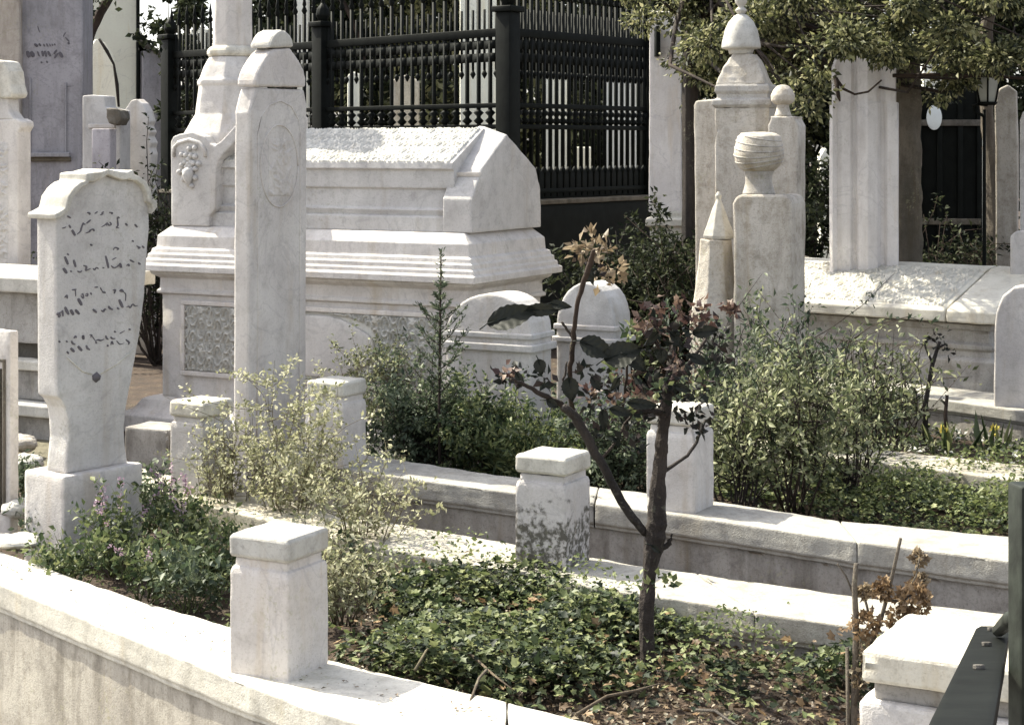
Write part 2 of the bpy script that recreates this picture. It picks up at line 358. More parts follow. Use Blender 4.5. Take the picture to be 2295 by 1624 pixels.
# relief panels: a height field of leafy scrolls
def relief(o, ux, uy, un, w, h, n, blobs, amp, seed, mask=None, res=.005, lattice=0):
    r = np.random.default_rng(seed); nx, ny = max(4, int(w / res)), max(4, int(h / res))
    X, Yg = np.meshgrid(np.linspace(0, w, nx), np.linspace(0, h, ny)); H = np.zeros_like(X)
    for k in range(blobs):
        cx, cy = r.uniform(.02, w - .02), r.uniform(.015, h - .015); a = r.uniform(0, math.pi); L, T = r.uniform(.02, .05), r.uniform(.006, .012)
        dx, dy = X - cx, Yg - cy; bend = r.uniform(-14, 14)
        s = dx * math.cos(a) + dy * math.sin(a); t = -dx * math.sin(a) + dy * math.cos(a) + bend * s * s
        H = np.maximum(H, np.clip(1.15 - (s / L) ** 2 - (t / T) ** 2, 0, 1))
    if lattice:
        k = math.pi / lattice; Ls = np.zeros_like(X)
        for ph in (0, 1, 2, 3):
            yy = Yg - lattice * 1.1 * np.sin(k * X + ph * math.pi / 2) - lattice * .2
            dd = np.abs(((yy / (lattice * 1.25) + ph * .5) % 1) - .5) * lattice * 1.25
            Ls = np.maximum(Ls, np.clip(1.3 - dd / (lattice * .085), 0, 1))
        fl = ((X / lattice) % 2 - 1) ** 2 + ((Yg / lattice) % 2 - 1) ** 2; an = np.arctan2((Yg / lattice) % 2 - 1, (X / lattice) % 2 - 1)
        Ls = np.maximum(Ls, np.clip(1.2 - np.sqrt(fl) / (.34 + .14 * np.cos(5 * an)), 0, 1))
        H = np.maximum(H * .75, Ls)
    if mask is not None: H = H * mask(X, Yg)
    H *= amp; e = (X < .001) | (X > w - .001) | (Yg < .001) | (Yg > h - .001); H[e] = -.01
    mb = MB()
    for j in range(ny):
        for i in range(nx): mb.v.append(tuple(o + ux * X[j, i] + uy * Yg[j, i] + un * (H[j, i] + .002)))
    for j in range(ny - 1):
        for i in range(nx - 1): mb.f.append((j * nx + i, j * nx + i + 1, (j + 1) * nx + i + 1, (j + 1) * nx + i))
    return mb
def strokes(c, d, nrm, lines, wpx=1.6, proud=.003):
    """letters as raised calligraphic strokes on the upright plane through c along d"""
    mb = MB()
    for ln in lines:
        wd = wpx
        if not hasattr(ln[0], '__len__'): wd = ln[0] * wpx / 1.5; ln = ln[1:]
        q = [np.array(p, float) for p in ln]; q = [2 * q[0] - q[1]] + q + [2 * q[-1] - q[-2]]; pts = []
        for i in range(1, len(q) - 2):
            for t in np.linspace(0, 1, 6)[: (6 if i == len(q) - 3 else 5)]:
                pts.append(.5 * (2 * q[i] + (q[i + 1] - q[i - 1]) * t + (2 * q[i - 1] - 5 * q[i] + 4 * q[i + 1] - q[i + 2]) * t * t + (3 * q[i] - q[i - 1] - 3 * q[i + 1] + q[i + 2]) * t ** 3))
        n = len(pts); R_ = []; pr = proud * random.uniform(.8, 1.3)
        for i, p in enumerate(pts):
            dr = pts[min(i + 1, n - 1)] - pts[max(i - 1, 0)]; dr = dr / (np.hypot(*dr) + 1e-9)
            pen = .55 + .45 * abs(dr[0] * .5 + dr[1] * .87); w_ = wd * pen * (.3 + .7 * math.sin(math.pi * (i + .6) / (n + .2)) ** .6)
            a = FP(c, d, p[0] - dr[1] * w_, p[1] + dr[0] * w_); b = FP(c, d, p[0] + dr[1] * w_, p[1] - dr[0] * w_)
            R_.append([a - nrm * .003, a + nrm * pr * .6, (a + b) / 2 + nrm * pr, b + nrm * pr * .6, b - nrm * .003])
        mb.loft(R_)
    return mb
U, V = axes(-28)                        # the graves' main directions
# ================================================================ SETTING
def sheet(name, pts, mat, sub=0):
    mb = MB(); mb.v = [tuple(p) for p in pts]; mb.f = [tuple(range(len(pts)))]
    return tag(obj(name, mb, mat, bevel=0, worn=0, smooth=False), kind='structure')
k1f = [(-260, 1225), (0, 1309), (260, 1416), (517, 1520), (690, 1586), (860, 1636), (1134, 1712), (1500, 1790), (1928, 1900), (2400, 2010)]
k1b = [(-260, 1158), (0, 1234), (300, 1342), (520, 1405), (740, 1478), (900, 1517), (1134, 1571), (1420, 1643), (1800, 1725), (2250, 1800)]
line = [G(x, y, .0) for x, y in k1b]
gp = [Vector((p.x, p.y, 0)) for p in [G(x, y + 24, .14) for x, y in k1b]]
sheet('ground', [gp[0] + Vector((-60, 40, 0))] + gp + [gp[-1] + Vector((60, -12, 0)), Vector((90, 160, 0)), Vector((-90, 160, 0))], 'soil')
sheet('path', [(-90, -40, -.62), (90, -40, -.62), (90, 160, -.62), (-90, 160, -.62)], 'gravel')
def kerb(name, label, front, back, zt, cap=.1, zb=-.05, over=.03, mat='kerb', wmat='kdark', joints=(), lip=True):
    f = [G(x, y, zt) for x, y in front]; b = [G(x, y, zt) for x, y in back]
    root = thing(name, label, 'kerb', Vector((f[0] + f[-1])) / 2 * Vector((1, 1, 0)).length / math.sqrt(2) if False else ((f[0] + f[-1]) / 2 - ZV * (zt - zb)))
    cm, wm = MB(), MB(); R, W = [], []
    for p, q in zip(f, b):
        n = (p - q).normalized(); c = cap; 
        sec = [q - ZV * c, q, p, p - ZV * c * .80]
        if lip: sec += [p - ZV * c * .86 - n * .012, p - ZV * c - n * .012]
        else: sec += [p - ZV * c]
        R.append(sec)
        W.append([Vector((q.x, q.y, zb)) + n * over, q - ZV * (c + .002) + n * over, p - ZV * (c + .002) - n * over, Vector((p.x, p.y, zb)) - n * over])
    segs = [0] + list(joints) + [len(R) - 1]
    for a, b2 in zip(segs[:-1], segs[1:]):
        rr = [list(r) for r in R[a:b2 + 1]]
        if a > 0:
            dv = (R[a + 1][2] - R[a][2]).normalized() * .006; rr[0] = [p + dv for p in rr[0]]
        m = MB(); m.loft(rr); obj('coping', m, mat, root, bevel=.01, worn=.009, sub=4)
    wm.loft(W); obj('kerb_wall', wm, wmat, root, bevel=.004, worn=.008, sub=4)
    return root
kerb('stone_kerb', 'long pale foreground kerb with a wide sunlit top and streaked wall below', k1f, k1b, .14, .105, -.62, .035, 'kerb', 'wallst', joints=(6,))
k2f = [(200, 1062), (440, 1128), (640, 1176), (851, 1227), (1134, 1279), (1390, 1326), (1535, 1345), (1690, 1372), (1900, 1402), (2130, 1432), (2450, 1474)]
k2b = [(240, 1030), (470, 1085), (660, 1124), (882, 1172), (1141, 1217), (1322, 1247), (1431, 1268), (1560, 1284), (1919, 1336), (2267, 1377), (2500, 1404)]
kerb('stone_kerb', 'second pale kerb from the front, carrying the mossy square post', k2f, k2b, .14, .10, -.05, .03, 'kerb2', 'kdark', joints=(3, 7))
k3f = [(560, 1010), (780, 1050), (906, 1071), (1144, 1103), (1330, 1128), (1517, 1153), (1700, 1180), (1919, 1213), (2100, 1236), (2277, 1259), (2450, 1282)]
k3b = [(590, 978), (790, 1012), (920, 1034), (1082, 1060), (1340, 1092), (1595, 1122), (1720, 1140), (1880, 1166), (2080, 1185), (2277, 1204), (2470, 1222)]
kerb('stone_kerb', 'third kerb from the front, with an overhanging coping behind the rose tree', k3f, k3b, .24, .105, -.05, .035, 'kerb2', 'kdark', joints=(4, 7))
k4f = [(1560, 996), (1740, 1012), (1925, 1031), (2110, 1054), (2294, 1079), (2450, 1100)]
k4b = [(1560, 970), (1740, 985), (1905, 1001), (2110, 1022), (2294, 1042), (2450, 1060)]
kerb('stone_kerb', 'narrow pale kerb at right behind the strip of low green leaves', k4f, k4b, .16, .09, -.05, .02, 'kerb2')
k5f = [(1700, 842), (1850, 864), (1976, 879), (2140, 900), (2294, 922), (2450, 942)]
k5b = [(1700, 822), (1850, 840), (2030, 858), (2160, 872), (2294, 888), (2450, 905)]
kerb('stone_kerb', 'stone step running along the foot of the low tomb at right', k5f, k5b, .22, .08, -.05, .02, 'kerb2')
# ================================================================ POSTS
def post(label, px, py, z, a=-28, s=.215, h=.425, mat='marble', first=None):
    """square kerb post, its near corner standing at (px, py)"""
    u, v = axes(a); c = G(px, py, z); ctr = c - u * s / 2 + v * s / 2
    root = thing('kerb_post', label, 'post', ctr, 'square stone posts along the kerbs')
    def sq(r, zz, k=.0): return [ctr + u * x * r + v * y * r + ZV * zz for x, y in ((-1, -1), (1, -1), (1, 1), (-1, 1))]
    r = s / 2
    obj('shaft', MB().loft([sq(r * .99, -.004), sq(r, .02), sq(r * .995, h - .118), sq(r * .955, h - .102), sq(r * .89, h - .100), sq(r * .88, h - .073)]), mat, root, bevel=.005, worn=.007, sub=4)
    obj('cap', MB().loft([sq(r * .97, h - .072), sq(r * 1.02, h - .06), sq(r * 1.02, h - .012), sq(r * .97, h), sq(r * .5, h + .004)]), 'kerb' if mat != 'mossy' else 'kerb', root, bevel=.008, worn=.008, sub=4)
    return root
post('nearest whole square stone post, standing on the front kerb beside the ivy bed', 645, 1528, .14)
post('square stone post with dark moss creeping up its lower half, left of the rose tree', 1267, 1279, .14, mat='mossy')
post('square stone post half hidden behind the trunk of the rose tree', 1556, 1151, .24)
post('square stone post beside the tall headstone, mauve flower spikes in front of it', 455, 1112, .14, -33, .205)
post('farthest square stone post, seen through pale twigs right of the tall headstone', 768, 1050, .24, s=.20, h=.40)
# large block at the right edge
c4 = G(1928, 1456, .55); r4 = thing('kerb_post', 'broad stone block with a projecting cap at the lower right corner', 'post', (c4.x + .3, c4.y + .1, -.6))
o4 = Vector((c4.x, c4.y, 0))
obj('cap', MB().box(o4, U, V, (0, 0, .475), (.62, .40, .55)), 'kerb', r4, bevel=.01, worn=.01, sub=4)
obj('shaft', MB().box(o4, U, V, (.025, .03, .43), (.6, .37, .474)), 'kdark', r4, bevel=.006, worn=.006, sub=3)
obj('pedestal', MB().box(o4, U, V, (-.005, .0, -.6), (.62, .40, .43)), 'marble', r4, bevel=.01, worn=.01, sub=4)
# iron handrail by the right edge
rr = thing('iron_handrail', 'dark iron handrail sloping over the broad stone block at the right edge', 'handrail', P(2300, 1640, 2.6))
a, b = P(2226, 1412, 3.75), P(2138, 1690, 1.75)
a_r, b_r = a.copy(), b.copy(); dv = (b - a).normalized(); sd = Vector((1, 0, 0)); sd = (sd - dv * sd.dot(dv)).normalized(); up_ = sd.cross(dv); s_r, d_r, n_r = sd, dv, (up_ if up_.z > 0 else -up_)
obj('rail', MB().loft([[p + sd * x * k + up_ * y for x, y in ((-.034, -.009), (.034, -.009), (.034, .009), (-.034, .009))] for p, k in ((a, .8), (a.lerp(b, .04), 1), (b, 1))]), 'iron', rr, bevel=.003, worn=.002, sub=3)
q = P(2300, 1085, 2.75); obj('upright', MB().box(Vector((q.x, q.y, 0)), *axes(10), (-.018, -.02, -.6), (.03, .03, q.z)), 'rail', rr, bevel=.004, worn=.003, sub=3)
q2 = P(2256, 1430, 2.75); obj('bracket', MB().tube([P(2300, 1380, 2.75), P(2262, 1388, 2.9), P(2236, 1412, 3.4)], [.012, .014, .012], 8), 'rail', rr, bevel=0, worn=0)
# ================================================================ MAIN TOMB
OF = G(1062, 638, .975); OF.z = 0; TL, TW = 2.36, 1.10
tf = thing('marble_tomb', 'large marble tomb with a carved roof shaped lid in front of the iron railings', 'tomb', (OF.x - 1, OF.y + 1, 0))
obj('plinth', MB().rings(OF, U, V, TL, TW, [(.10, 0), (.10, .10), (.07, .115), (.02, .14), (-.01, .19), (-.03, .20)]), 'marble', tf, bevel=.006, worn=.008, sub=4)
obj('body', MB().rings(OF, U, V, TL, TW, [(-.10, .18), (-.10, .83), (-.075, .838), (-.075, .855), (-.09, .865), (-.09, .93), (-.05, .955), (-.045, .972)]), 'marble', tf, bevel=.004, worn=.006, sub=4)
cn = obj('cornice', MB().rings(OF, U, V, TL, TW, [(-.03, .974), (0, .976), (0, 1.012), (-.02, 1.022), (-.022, 1.045), (-.035, 1.052), (-.037, 1.078), (-.05, 1.086), (-.055, 1.11), (-.075, 1.12), (-.08, 1.19), (-.09, 1.20), (-.135, 1.245), (-.15, 1.25)]), 'marble', tf, bevel=.003, worn=.005, sub=4)
# framed carving on the long side
def tloc(x, y, z): return OF + U * x + V * y + ZV * z
fr = MB()
x0, x1, za, zb_ = -2.10, -.22, .34, .80
for (a, b, c, d_) in ((x0, x1, zb_ - .03, zb_), (x0, x1, za, za + .03), (x0, x0 + .03, za + .03, zb_ - .03), (x1 - .03, x1, za + .03, zb_ - .03)):
    fr.box(OF, U, V, (a, .072, c), (b, .102, d_))
pf = obj('panel_frame', fr, 'marble', tf, bevel=.006, worn=.004, sub=3)
def msk(X, Y):
    c = ((X - .94) / .42) ** 2 + ((Y - .2) / .19) ** 4
    return np.where(c < 1, 0, 1) * np.clip((c - 1) * 8, 0, 1)
obj('carved_panel', relief(tloc(x0 + .03, .099, za + .03), U, ZV, -V, x1 - x0 - .06, zb_ - za - .06, 0, 150, .026, 3, msk, lattice=.125), 'marble_carved', tf, bevel=0, worn=0)
sh = MB(); ring = []
for k in range(36):
    t = 2 * math.pi * k / 36; rr_ = 1 + .06 * math.cos(4 * t)
    ring.append(tloc(x0 + .03 + .94 + .40 * rr_ * math.copysign(abs(math.cos(t)) ** .7, math.cos(t)), .102, za + .03 + .2 + .17 * rr_ * math.copysign(abs(math.sin(t)) ** .7, math.sin(t))))
sh.ext(ring, -V * .028); obj('shield', sh, 'marble', tf, bevel=.01, worn=.004, sub=2)
# lid
lid = MB(); e0 = .16
R = []
for x in (-TL + .30, -.24):
    prof = [(e0, 1.25), (e0, 1.335), (e0 + .03, 1.34), (e0 + .015, 1.375), (e0 + .045, 1.385), (e0 + .05, 1.49), (e0 + .035, 1.50), (e0 + .035, 1.60), (e0 + .015, 1.61), (e0 + .02, 1.645), (TW / 2, 1.845)]
    R.append([tloc(x, y, z) for y, z in prof] + [tloc(x, TW - y, z) for y, z in reversed(prof[:-1])])
ld = obj('lid', lid.loft(R), 'marble', tf, bevel=.004, worn=.005, sub=4)
sl_ = (tloc(0, TW / 2, 1.845) - tloc(0, e0 + .02, 1.645)); sw = sl_.length; su = sl_.normalized(); sn = U.cross(su).normalized()
obj('carved_slope', relief(tloc(-TL + .46, e0 + .02, 1.645) + sn * .001, U, su, sn, TL - .72, sw - .005, 0, 120, .010, 11, lattice=.13), 'marble_carved', tf, bevel=0, worn=0)
eb = MB(); xe = -.10
cE = tloc(xe, 0, 0); out = [(1057, 519), (1057, 447), (1080, 377), (1136, 302), (1201, 377), (1211, 425), (1213, 511)]
fr_ = [FP(cE, V, x, y) for x, y in out]; fr_[0].z = fr_[-1].z = 1.25
pk = fr_[3]; bk = [p - U * .15 for p in fr_]; bk2 = [p - U * .19 for p in fr_]
bk[3] = bk[3] + ZV * .05; bk2[3] = bk2[3] + ZV * .055
eb.loft([fr_, bk, bk2]); ebo = obj('end_block', eb, 'marble', tf, bevel=.008, worn=.006, sub=4)
# step on the end block's left flank
p1, p2 = FP(cE, V, 1077, 386), FP(cE, V, 1057, 447)
fl = MB(); 
a_ = p1 - V * .012; fl.ext([p1 + V * .02, p1 - V * .03, p1 - V * .022 - ZV * .025, p1 + V * .01 - ZV * .025], -U * .19); obj('drip_ledge', fl, 'marble', ebo, bevel=.003, worn=0)
# left gable stone with rosette
cG = tloc(-TL + .16, .13, 0)
gout = [(383, 512), (382, 318), (388, 306), (401, 301), (430, 296), (458, 306), (470, 322), (480, 326), (493, 318), (524, 284), (556, 258), (560, 262), (560, 290), (524, 320), (500, 346), (490, 358), (484, 379), (481, 469), (469, 486), (468, 512)]
gpts = [FP(cG, U, x, y) for x, y in gout]; gpts[0].z = gpts[-1].z = 1.25
gb = MB().ext(gpts, V * .62); gs = obj('gable_stone', gb, 'marble', tf, bevel=.008, worn=.006, sub=3)
hood = MB(); hp = [(391, 352), (391, 330), (400, 320), (425, 313), (448, 320), (460, 335), (461, 352)]
hood.tube([FP(cG, U, x, y) - V * .004 for x, y in hp], .012, 6); obj('arch_moulding', hood, 'marble', gs, bevel=0, worn=0)
rc = FP(cG, U, 426, 372); ros = MB()
for k in range(26):
    t = k * 2.399; r_ = .012 + .0042 * k; c_ = rc + U * r_ * math.cos(t) * .7 + ZV * r_ * 1.15 * math.sin(t) - V * .006
    ros.lathe((c_.x, c_.y), [(.003, c_.z - .018), (.016, c_.z - .010), (.020, c_.z), (.014, c_.z + .012), (.003, c_.z + .018)], 8)
b_ = FP(cG, U, 426, 392) - V * .02; ros.lathe((b_.x, b_.y), [(.003, b_.z - .075), (.022, b_.z - .04), (.038, b_.z - .005), (.034, b_.z + .03), (.004, b_.z + .05)], 12)
obj('rosette', ros, 'marble', gs, bevel=0, worn=0)
# ================================================================ TALL COLUMN on the tomb's left end
def lathe_px(axpx, Y, prof, n=24, rot=0, mb=None, sq=1):
    mb = mb or MB(); c = P(axpx, 300, Y)
    mb.lathe((c.x, c.y), [(hw * Y / F, E - (y - HY) / F * Y) for hw, y in sorted(prof, key=lambda t: -t[1])], n, rot, sq); return mb
yD = 11.25; cD = P(521, 250, yD)
td = thing('tall_pillar_headstone', 'tall tapering stone pillar rising behind the left end of the big tomb', 'headstone', (cD.x, cD.y, 1.25))
r8 = math.radians(-28 + 22.5)
obj('shaft', lathe_px(521, yD, [(46, 106), (45, 40), (44, -90), (50, -96), (50, -110)], 8, r8), 'marble', td, bevel=.01, worn=.006, sub=3)
obj('collar', lathe_px(521, yD, [(48, 104), (56, 110), (59, 116), (59, 122), (55, 128)], 8, r8), 'kerb', td, bevel=.004, worn=.004, sub=3)
obj('flared_base', lathe_px(521, yD, [(54, 128.5), (66, 150), (76, 176), (81, 182), (81, 190), (78, 194), (82, 225), (86, 256), (96, 272), (112, 300), (112, 420)], 8, r8), 'marble', td, bevel=.006, worn=.006, sub=3)
# ================================================================ TALL HEADSTONE
cA = G(559, 1118, .02); uA, vA = axes(-28); nA = uA
ta = thing('tall_headstone', 'tall narrow marble headstone with an arched hood and cap stone', 'headstone', (cA.x, cA.y, 0))
body = [(556, 1125), (560, 290), (560, 254), (566, 228), (573, 197), (682, 201), (688, 233), (689, 290), (685, 1125)]
obj('slab', MB().ext([FP(cA, vA, x, y) for x, y in body], -uA * .095), 'marble', ta, bevel=.012, worn=.008, sub=4)
hoodp = [(568, 194), (569, 180), (573, 165), (580, 148), (589, 132), (599, 119), (609, 111), (646, 108), (658, 122), (669, 141), (677, 158), (682, 176), (682, 196)]
obj('hood', MB().ext([FP(cA, vA, x, y) + uA * .012 for x, y in hoodp], -uA * .115), 'marble', ta, bevel=.012, worn=.008, sub=4)
cp = MB(); capo = [(597, 108), (600, 96), (606, 83), (614, 73), (625, 67), (635, 69), (643, 78), (649, 91), (653, 107)]
cp.ext([FP(cA, vA, x, y) + uA * .02 for x, y in capo], -uA * .13); obj('cap_stone', cp, 'kerb', ta, bevel=.014, worn=.012, sub=3)
# low relief: two vertical mouldings and an oval medallion
md = MB()
ov = [FP(cA, vA, 625 + 42 * math.cos(t), 372 + 92 * math.sin(t)) + uA * .001 for t in np.linspace(0, 2 * math.pi, 33)]
md.tube(ov, .005, 5)
md.tube([FP(cA, vA, x, y) for x, y in ((575, 1000), (577, 700), (577, 300), (585, 262), (603, 236), (628, 226), (652, 238), (668, 268), (673, 300), (671, 700), (668, 1000))], .0045, 5)
obj('relief_moulding', md, 'marble', ta, bevel=0, worn=0)
o_ = FP(cA, vA, 600, 440); o_2 = FP(cA, vA, 652, 440)
obj('medallion_carving', relief(o_, (o_2 - o_).normalized(), ZV, uA, (o_2 - o_).length, .29, 0, 60, .006, 21, res=.004), 'marble', ta, bevel=0, worn=0)
# ================================================================ INSCRIBED HEADSTONE
uB, vB = axes(-38); cb = G(144, 1068, .39); cb0 = Vector((cb.x, cb.y, 0)); cB = cb0 - uB * .05 + vB * .03
tb = thing('inscribed_headstone', 'inscribed headstone with a scalloped top and a small dark diamond below its script', 'headstone', (cb.x - .1, cb.y + .2, 0))
obj('pedestal', MB().box(cb0, uB, vB, (-.27, 0, -.02), (0, .415, .39)), 'marble', tb, bevel=.01, worn=.01, sub=4)
fo = [(147, 1046), (152, 1010), (155, 977), (153, 945), (147, 915), (138, 897), (128, 888), (127, 700), (126, 478), (140, 462), (147, 440), (160, 424), (172, 415), (185, 407), (205, 407), (219, 399), (234, 391), (247, 397), (265, 402), (287, 400), (302, 404), (316, 416), (325, 432), (328, 450), (335, 470), (334, 511), (331, 560), (325, 654), (314, 743), (306, 790), (293, 858), (283, 913), (278, 956), (281, 995), (287, 1030)]
fpts = [FP(cB, vB, x, y) for x, y in fo]; fpts[0].z = fpts[-1].z = .388
slab_b = obj('slab', MB().ext(fpts, -uB * .13), 'marble', tb, bevel=.008, worn=.007, sub=3)
outer = [(112, 480), (124, 474), (137, 466), (143, 440), (156, 421), (170, 409), (183, 405), (184, 389), (196, 387), (213, 386), (234, 379), (256, 384), (275, 386), (289, 380), (290, 391), (302, 394), (320, 408), (330, 428), (332, 446), (342, 450), (343, 464), (336, 474)]
inner = [(114, 492), (128, 486), (146, 472), (152, 447), (163, 431), (174, 420), (187, 415), (190, 406), (200, 408), (214, 403), (234, 392), (252, 399), (268, 404), (281, 401), (286, 404), (297, 405), (312, 417), (320, 434), (322, 452), (330, 458), (332, 466), (330, 480)]
hm = MB(); Rh = []
for (ox, oy), (ix, iy) in zip(outer, inner):
    po, pi = FP(cB, vB, ox, oy), FP(cB, vB, ix, iy)
    Rh.append([po + uB * .03, pi + uB * .03, pi - uB * .15, po - uB * .15])
obj('scalloped_hood', hm.loft(Rh), 'kerb', tb, bevel=.005, worn=.006, sub=2)
kz1 = lambda x, y: (69 + x * .1487, 362.3 + y * .1487)
kz2 = lambda x, y: (69 + x * .1487, 586.6 + y * .1487)
def Z1(*p): return [kz1(*q) for q in p]
def Z2(*p): return [kz2(*q) for q in p]
script = [
 Z1((850, 770), (880, 775), (892, 800)), Z1((965, 785), (1005, 755)), Z1((1045, 805), (1075, 795), (1080, 765), (1100, 760)), Z1((1180, 765), (1225, 775), (1215, 795)),
 Z1((470, 1005), (510, 995), (530, 985)), Z1((575, 955), (600, 1000)), [2.2] + Z1((620, 1030), (665, 1115)), Z1((695, 1095), (745, 1050), (760, 1000), (790, 920)), Z1((775, 940), (820, 945)),
 [2] + Z1((840, 930), (900, 880)), Z1((830, 1075), (880, 1060), (900, 1030), (940, 1020), (955, 1050)), Z1((1065, 985), (1110, 960), (1150, 925), (1140, 965)), Z1((1150, 925), (1180, 960), (1210, 945), (1190, 910)),
 Z1((1300, 880), (1310, 840), (1335, 850)), Z1((1305, 880), (1310, 960), (1290, 990), (1325, 1000)), Z1((1425, 930), (1455, 965)), Z1((1565, 945), (1605, 990)), Z1((550, 820), (600, 850)), [2.4] + Z1((420, 800), (470, 815)),
 Z1((895, 1245), (925, 1265)), Z1((1240, 1330), (1265, 1295), (1320, 1315), (1290, 1335)), Z1((1590, 1270), (1640, 1300), (1610, 1310)), Z1((1520, 1190), (1550, 1205)), Z1((1675, 1270), (1705, 1300)),
 [2.2] + Z1((510, 1430), (560, 1550)), Z1((545, 1385), (572, 1410)), [2] + Z1((645, 1480), (675, 1590)), Z1((1220, 1480), (1285, 1445)), Z1((1490, 1480), (1555, 1515)), Z1((1620, 1520), (1650, 1550)),
 [2.6] + Z2((490, 95), (540, 175)), [1.8] + Z2((790, 55), (835, 75), (830, 130), (900, 100)), Z2((700, 140), (740, 155), (770, 135)), Z2((935, 100), (960, 120), (985, 90), (1020, 105)), Z2((1080, 90), (1105, 92)),
 [2] + Z2((1125, -90), (1170, 95)), Z2((1210, 60), (1250, 90), (1300, 75), (1340, 40), (1370, 90)), [2.2] + Z2((1340, 20), (1360, 90)), Z2((1440, 60), (1470, 40), (1480, 70)), Z2((590, 140), (615, 150)),
 Z2((510, 540), (540, 505), (550, 555)), [1.8] + Z2((620, 425), (685, 415)), [.7] + Z2((670, 430), (675, 520)), [2.6] + Z2((710, 550), (765, 655)), Z2((750, 500), (780, 485), (790, 550), (750, 510)), Z2((820, 490), (850, 480), (850, 515), (815, 505)), Z2((895, 465), (915, 495)),
 Z2((960, 385), (1010, 380)), [.7] + Z2((1045, 390), (1080, 450)), [1.9] + Z2((1075, 455), (1125, 465)), Z2((1235, 430), (1270, 425), (1255, 480)), Z2((1335, 440), (1365, 420), (1390, 450), (1345, 445)), [.7] + Z2((1390, 450), (1430, 490), (1425, 590)),
 [2.4] + Z2((1330, 570), (1385, 690)), Z2((1440, 685), (1470, 670), (1500, 690), (1530, 640), (1570, 665), (1610, 660)), Z2((1300, 690), (1330, 715)), [1.9] + Z2((1170, 665), (1190, 700), (1235, 720)), Z2((1060, 730), (1095, 750), (1110, 715), (1135, 720)), [1.9] + Z2((935, 715), (990, 765)),
 [2.2] + Z2((670, 720), (730, 790)), [2.4] + Z2((600, 720), (640, 800)), [2.4] + Z2((515, 680), (540, 740), (570, 795)), Z2((475, 730), (485, 820)), [2.6] + Z2((385, 785), (430, 800), (420, 840)), Z2((400, 780), (480, 750)),
 Z2((650, 1150), (670, 1120), (685, 1145)), Z2((770, 1130), (790, 1110), (795, 1165), (770, 1135)), Z2((885, 1100), (915, 1105), (900, 1135)), [.9] + Z2((915, 1110), (970, 1190)), [1.7] + Z2((970, 1190), (1010, 1175), (1050, 1185), (1100, 1165)), Z2((975, 1200), (990, 1230)),
 Z2((1125, 1110), (1140, 1150), (1165, 1170)), Z2((1200, 1130), (1225, 1155), (1270, 1155)), Z2((1255, 1045), (1280, 1060)), [1] + Z2((1290, 1190), (1340, 1240), (1400, 1225)), Z2((1430, 1170), (1480, 1215), (1465, 1245)), Z2((1475, 1015), (1500, 1020)), [1] + Z2((1340, 1080), (1410, 1040)),
 Z2((615, 1190), (630, 1225), (670, 1245)), Z2((420, 1190), (440, 1215)), Z2((530, 1195), (555, 1205)), Z2((545, 1350), (570, 1385)), [2.2] + Z2((600, 1300), (655, 1355)), [2.3] + Z2((710, 1270), (770, 1340)), [1.9] + Z2((835, 1255), (850, 1300), (890, 1325)), Z2((1150, 1250), (1165, 1275)), Z2((1205, 1250), (1220, 1200), (1240, 1245)),
]
bands = {}
for ln in script:
    y = (ln[0] if hasattr(ln[0], '__len__') else ln[1])[1]
    bands.setdefault(sum(y > q for q in (490, 515, 560, 610, 680, 700, 745, 778)), []).append(ln)
for k in sorted(bands): obj('script_line', strokes(cB, vB, uB, bands[k], 2.0), 'markshade', slab_b, bevel=0, worn=0, smooth=False)
dm = MB().ext([FP(cB, vB, x, y) for x, y in ((206, 841), (216, 833), (225, 842), (223, 850), (214, 857), (207, 851))], uB * .004); obj('diamond_hole', dm, 'markshade', slab_b, bevel=0, worn=0)
tr_ = MB()
for pts in ([(150, 800), (185, 832), (205, 838)], [(224, 838), (262, 815), (300, 782)]):
    tr_.tube([FP(cB, vB, x, y) + uB * .0 for x, y in pts], .004, 5)
obj('incised_border', tr_, 'kerb', slab_b, bevel=0, worn=0)
# ================================================================ ROUNDED STONES in the middle
def arch_stone(name, label, outl, c, d, thick, group=None, ledge=None, cat='headstone', mat='marble'):
    pts = [FP(c, d, x, y) for x, y in outl]; zmin = 0
    pts[0].z = pts[-1].z = zmin; n = Vector((-d[1], d[0], 0)) if d[0] > 0 and abs(d[0]) >= abs(d[1]) * .5 else Vector((-d[1], d[0], 0))
    if n.y < 0: n = -n
    t = thing(name, label, cat, ((pts[0] + pts[-1]) / 2), group)
    obj('block', MB().ext(pts, n * thick), mat, t, bevel=.01, worn=.007, sub=3)
    if ledge:
        for (xa, xb, y0, y1, pr) in ledge:
            A, B = FP(c, d, xa, y0), FP(c, d, xb, y0); z1 = FP(c, d, (xa + xb) / 2, y0).z; z0 = FP(c, d, (xa + xb) / 2, y1).z
            uu = (B - A); uu.z = 0; L = uu.length; uu.normalize(); o = Vector((A.x, A.y, 0))
            obj('moulding', MB().box(o - n * pr, uu, n, (-pr, 0, z0), (L + pr, thick + 2 * pr, z1)), mat, t, bevel=.006, worn=.004, sub=3)
    return t
c1 = P(1189, 740, 9.15)
def arc(x0, x1, ytop, yb, n=14, p=2.0):
    cx, rx = (x0 + x1) / 2, (x1 - x0) / 2
    return [(x0, 900)] + [(cx - rx * math.cos(math.pi * k / n), yb - (yb - ytop) * abs(math.sin(math.pi * k / n)) ** (2 / p)) for k in range(n + 1)] + [(x1, 900)]
arch_stone('round_topped_stone', 'white round topped marble stone with a big dark leaf in front, left of its twin', arc(999, 1189, 658, 745, p=2.05), c1, U, .24, 'pair of round topped stones', [(999, 1189, 744, 757, .014), (999, 1189, 768, 785, .022)])
c2 = P(1250, 740, 9.55)
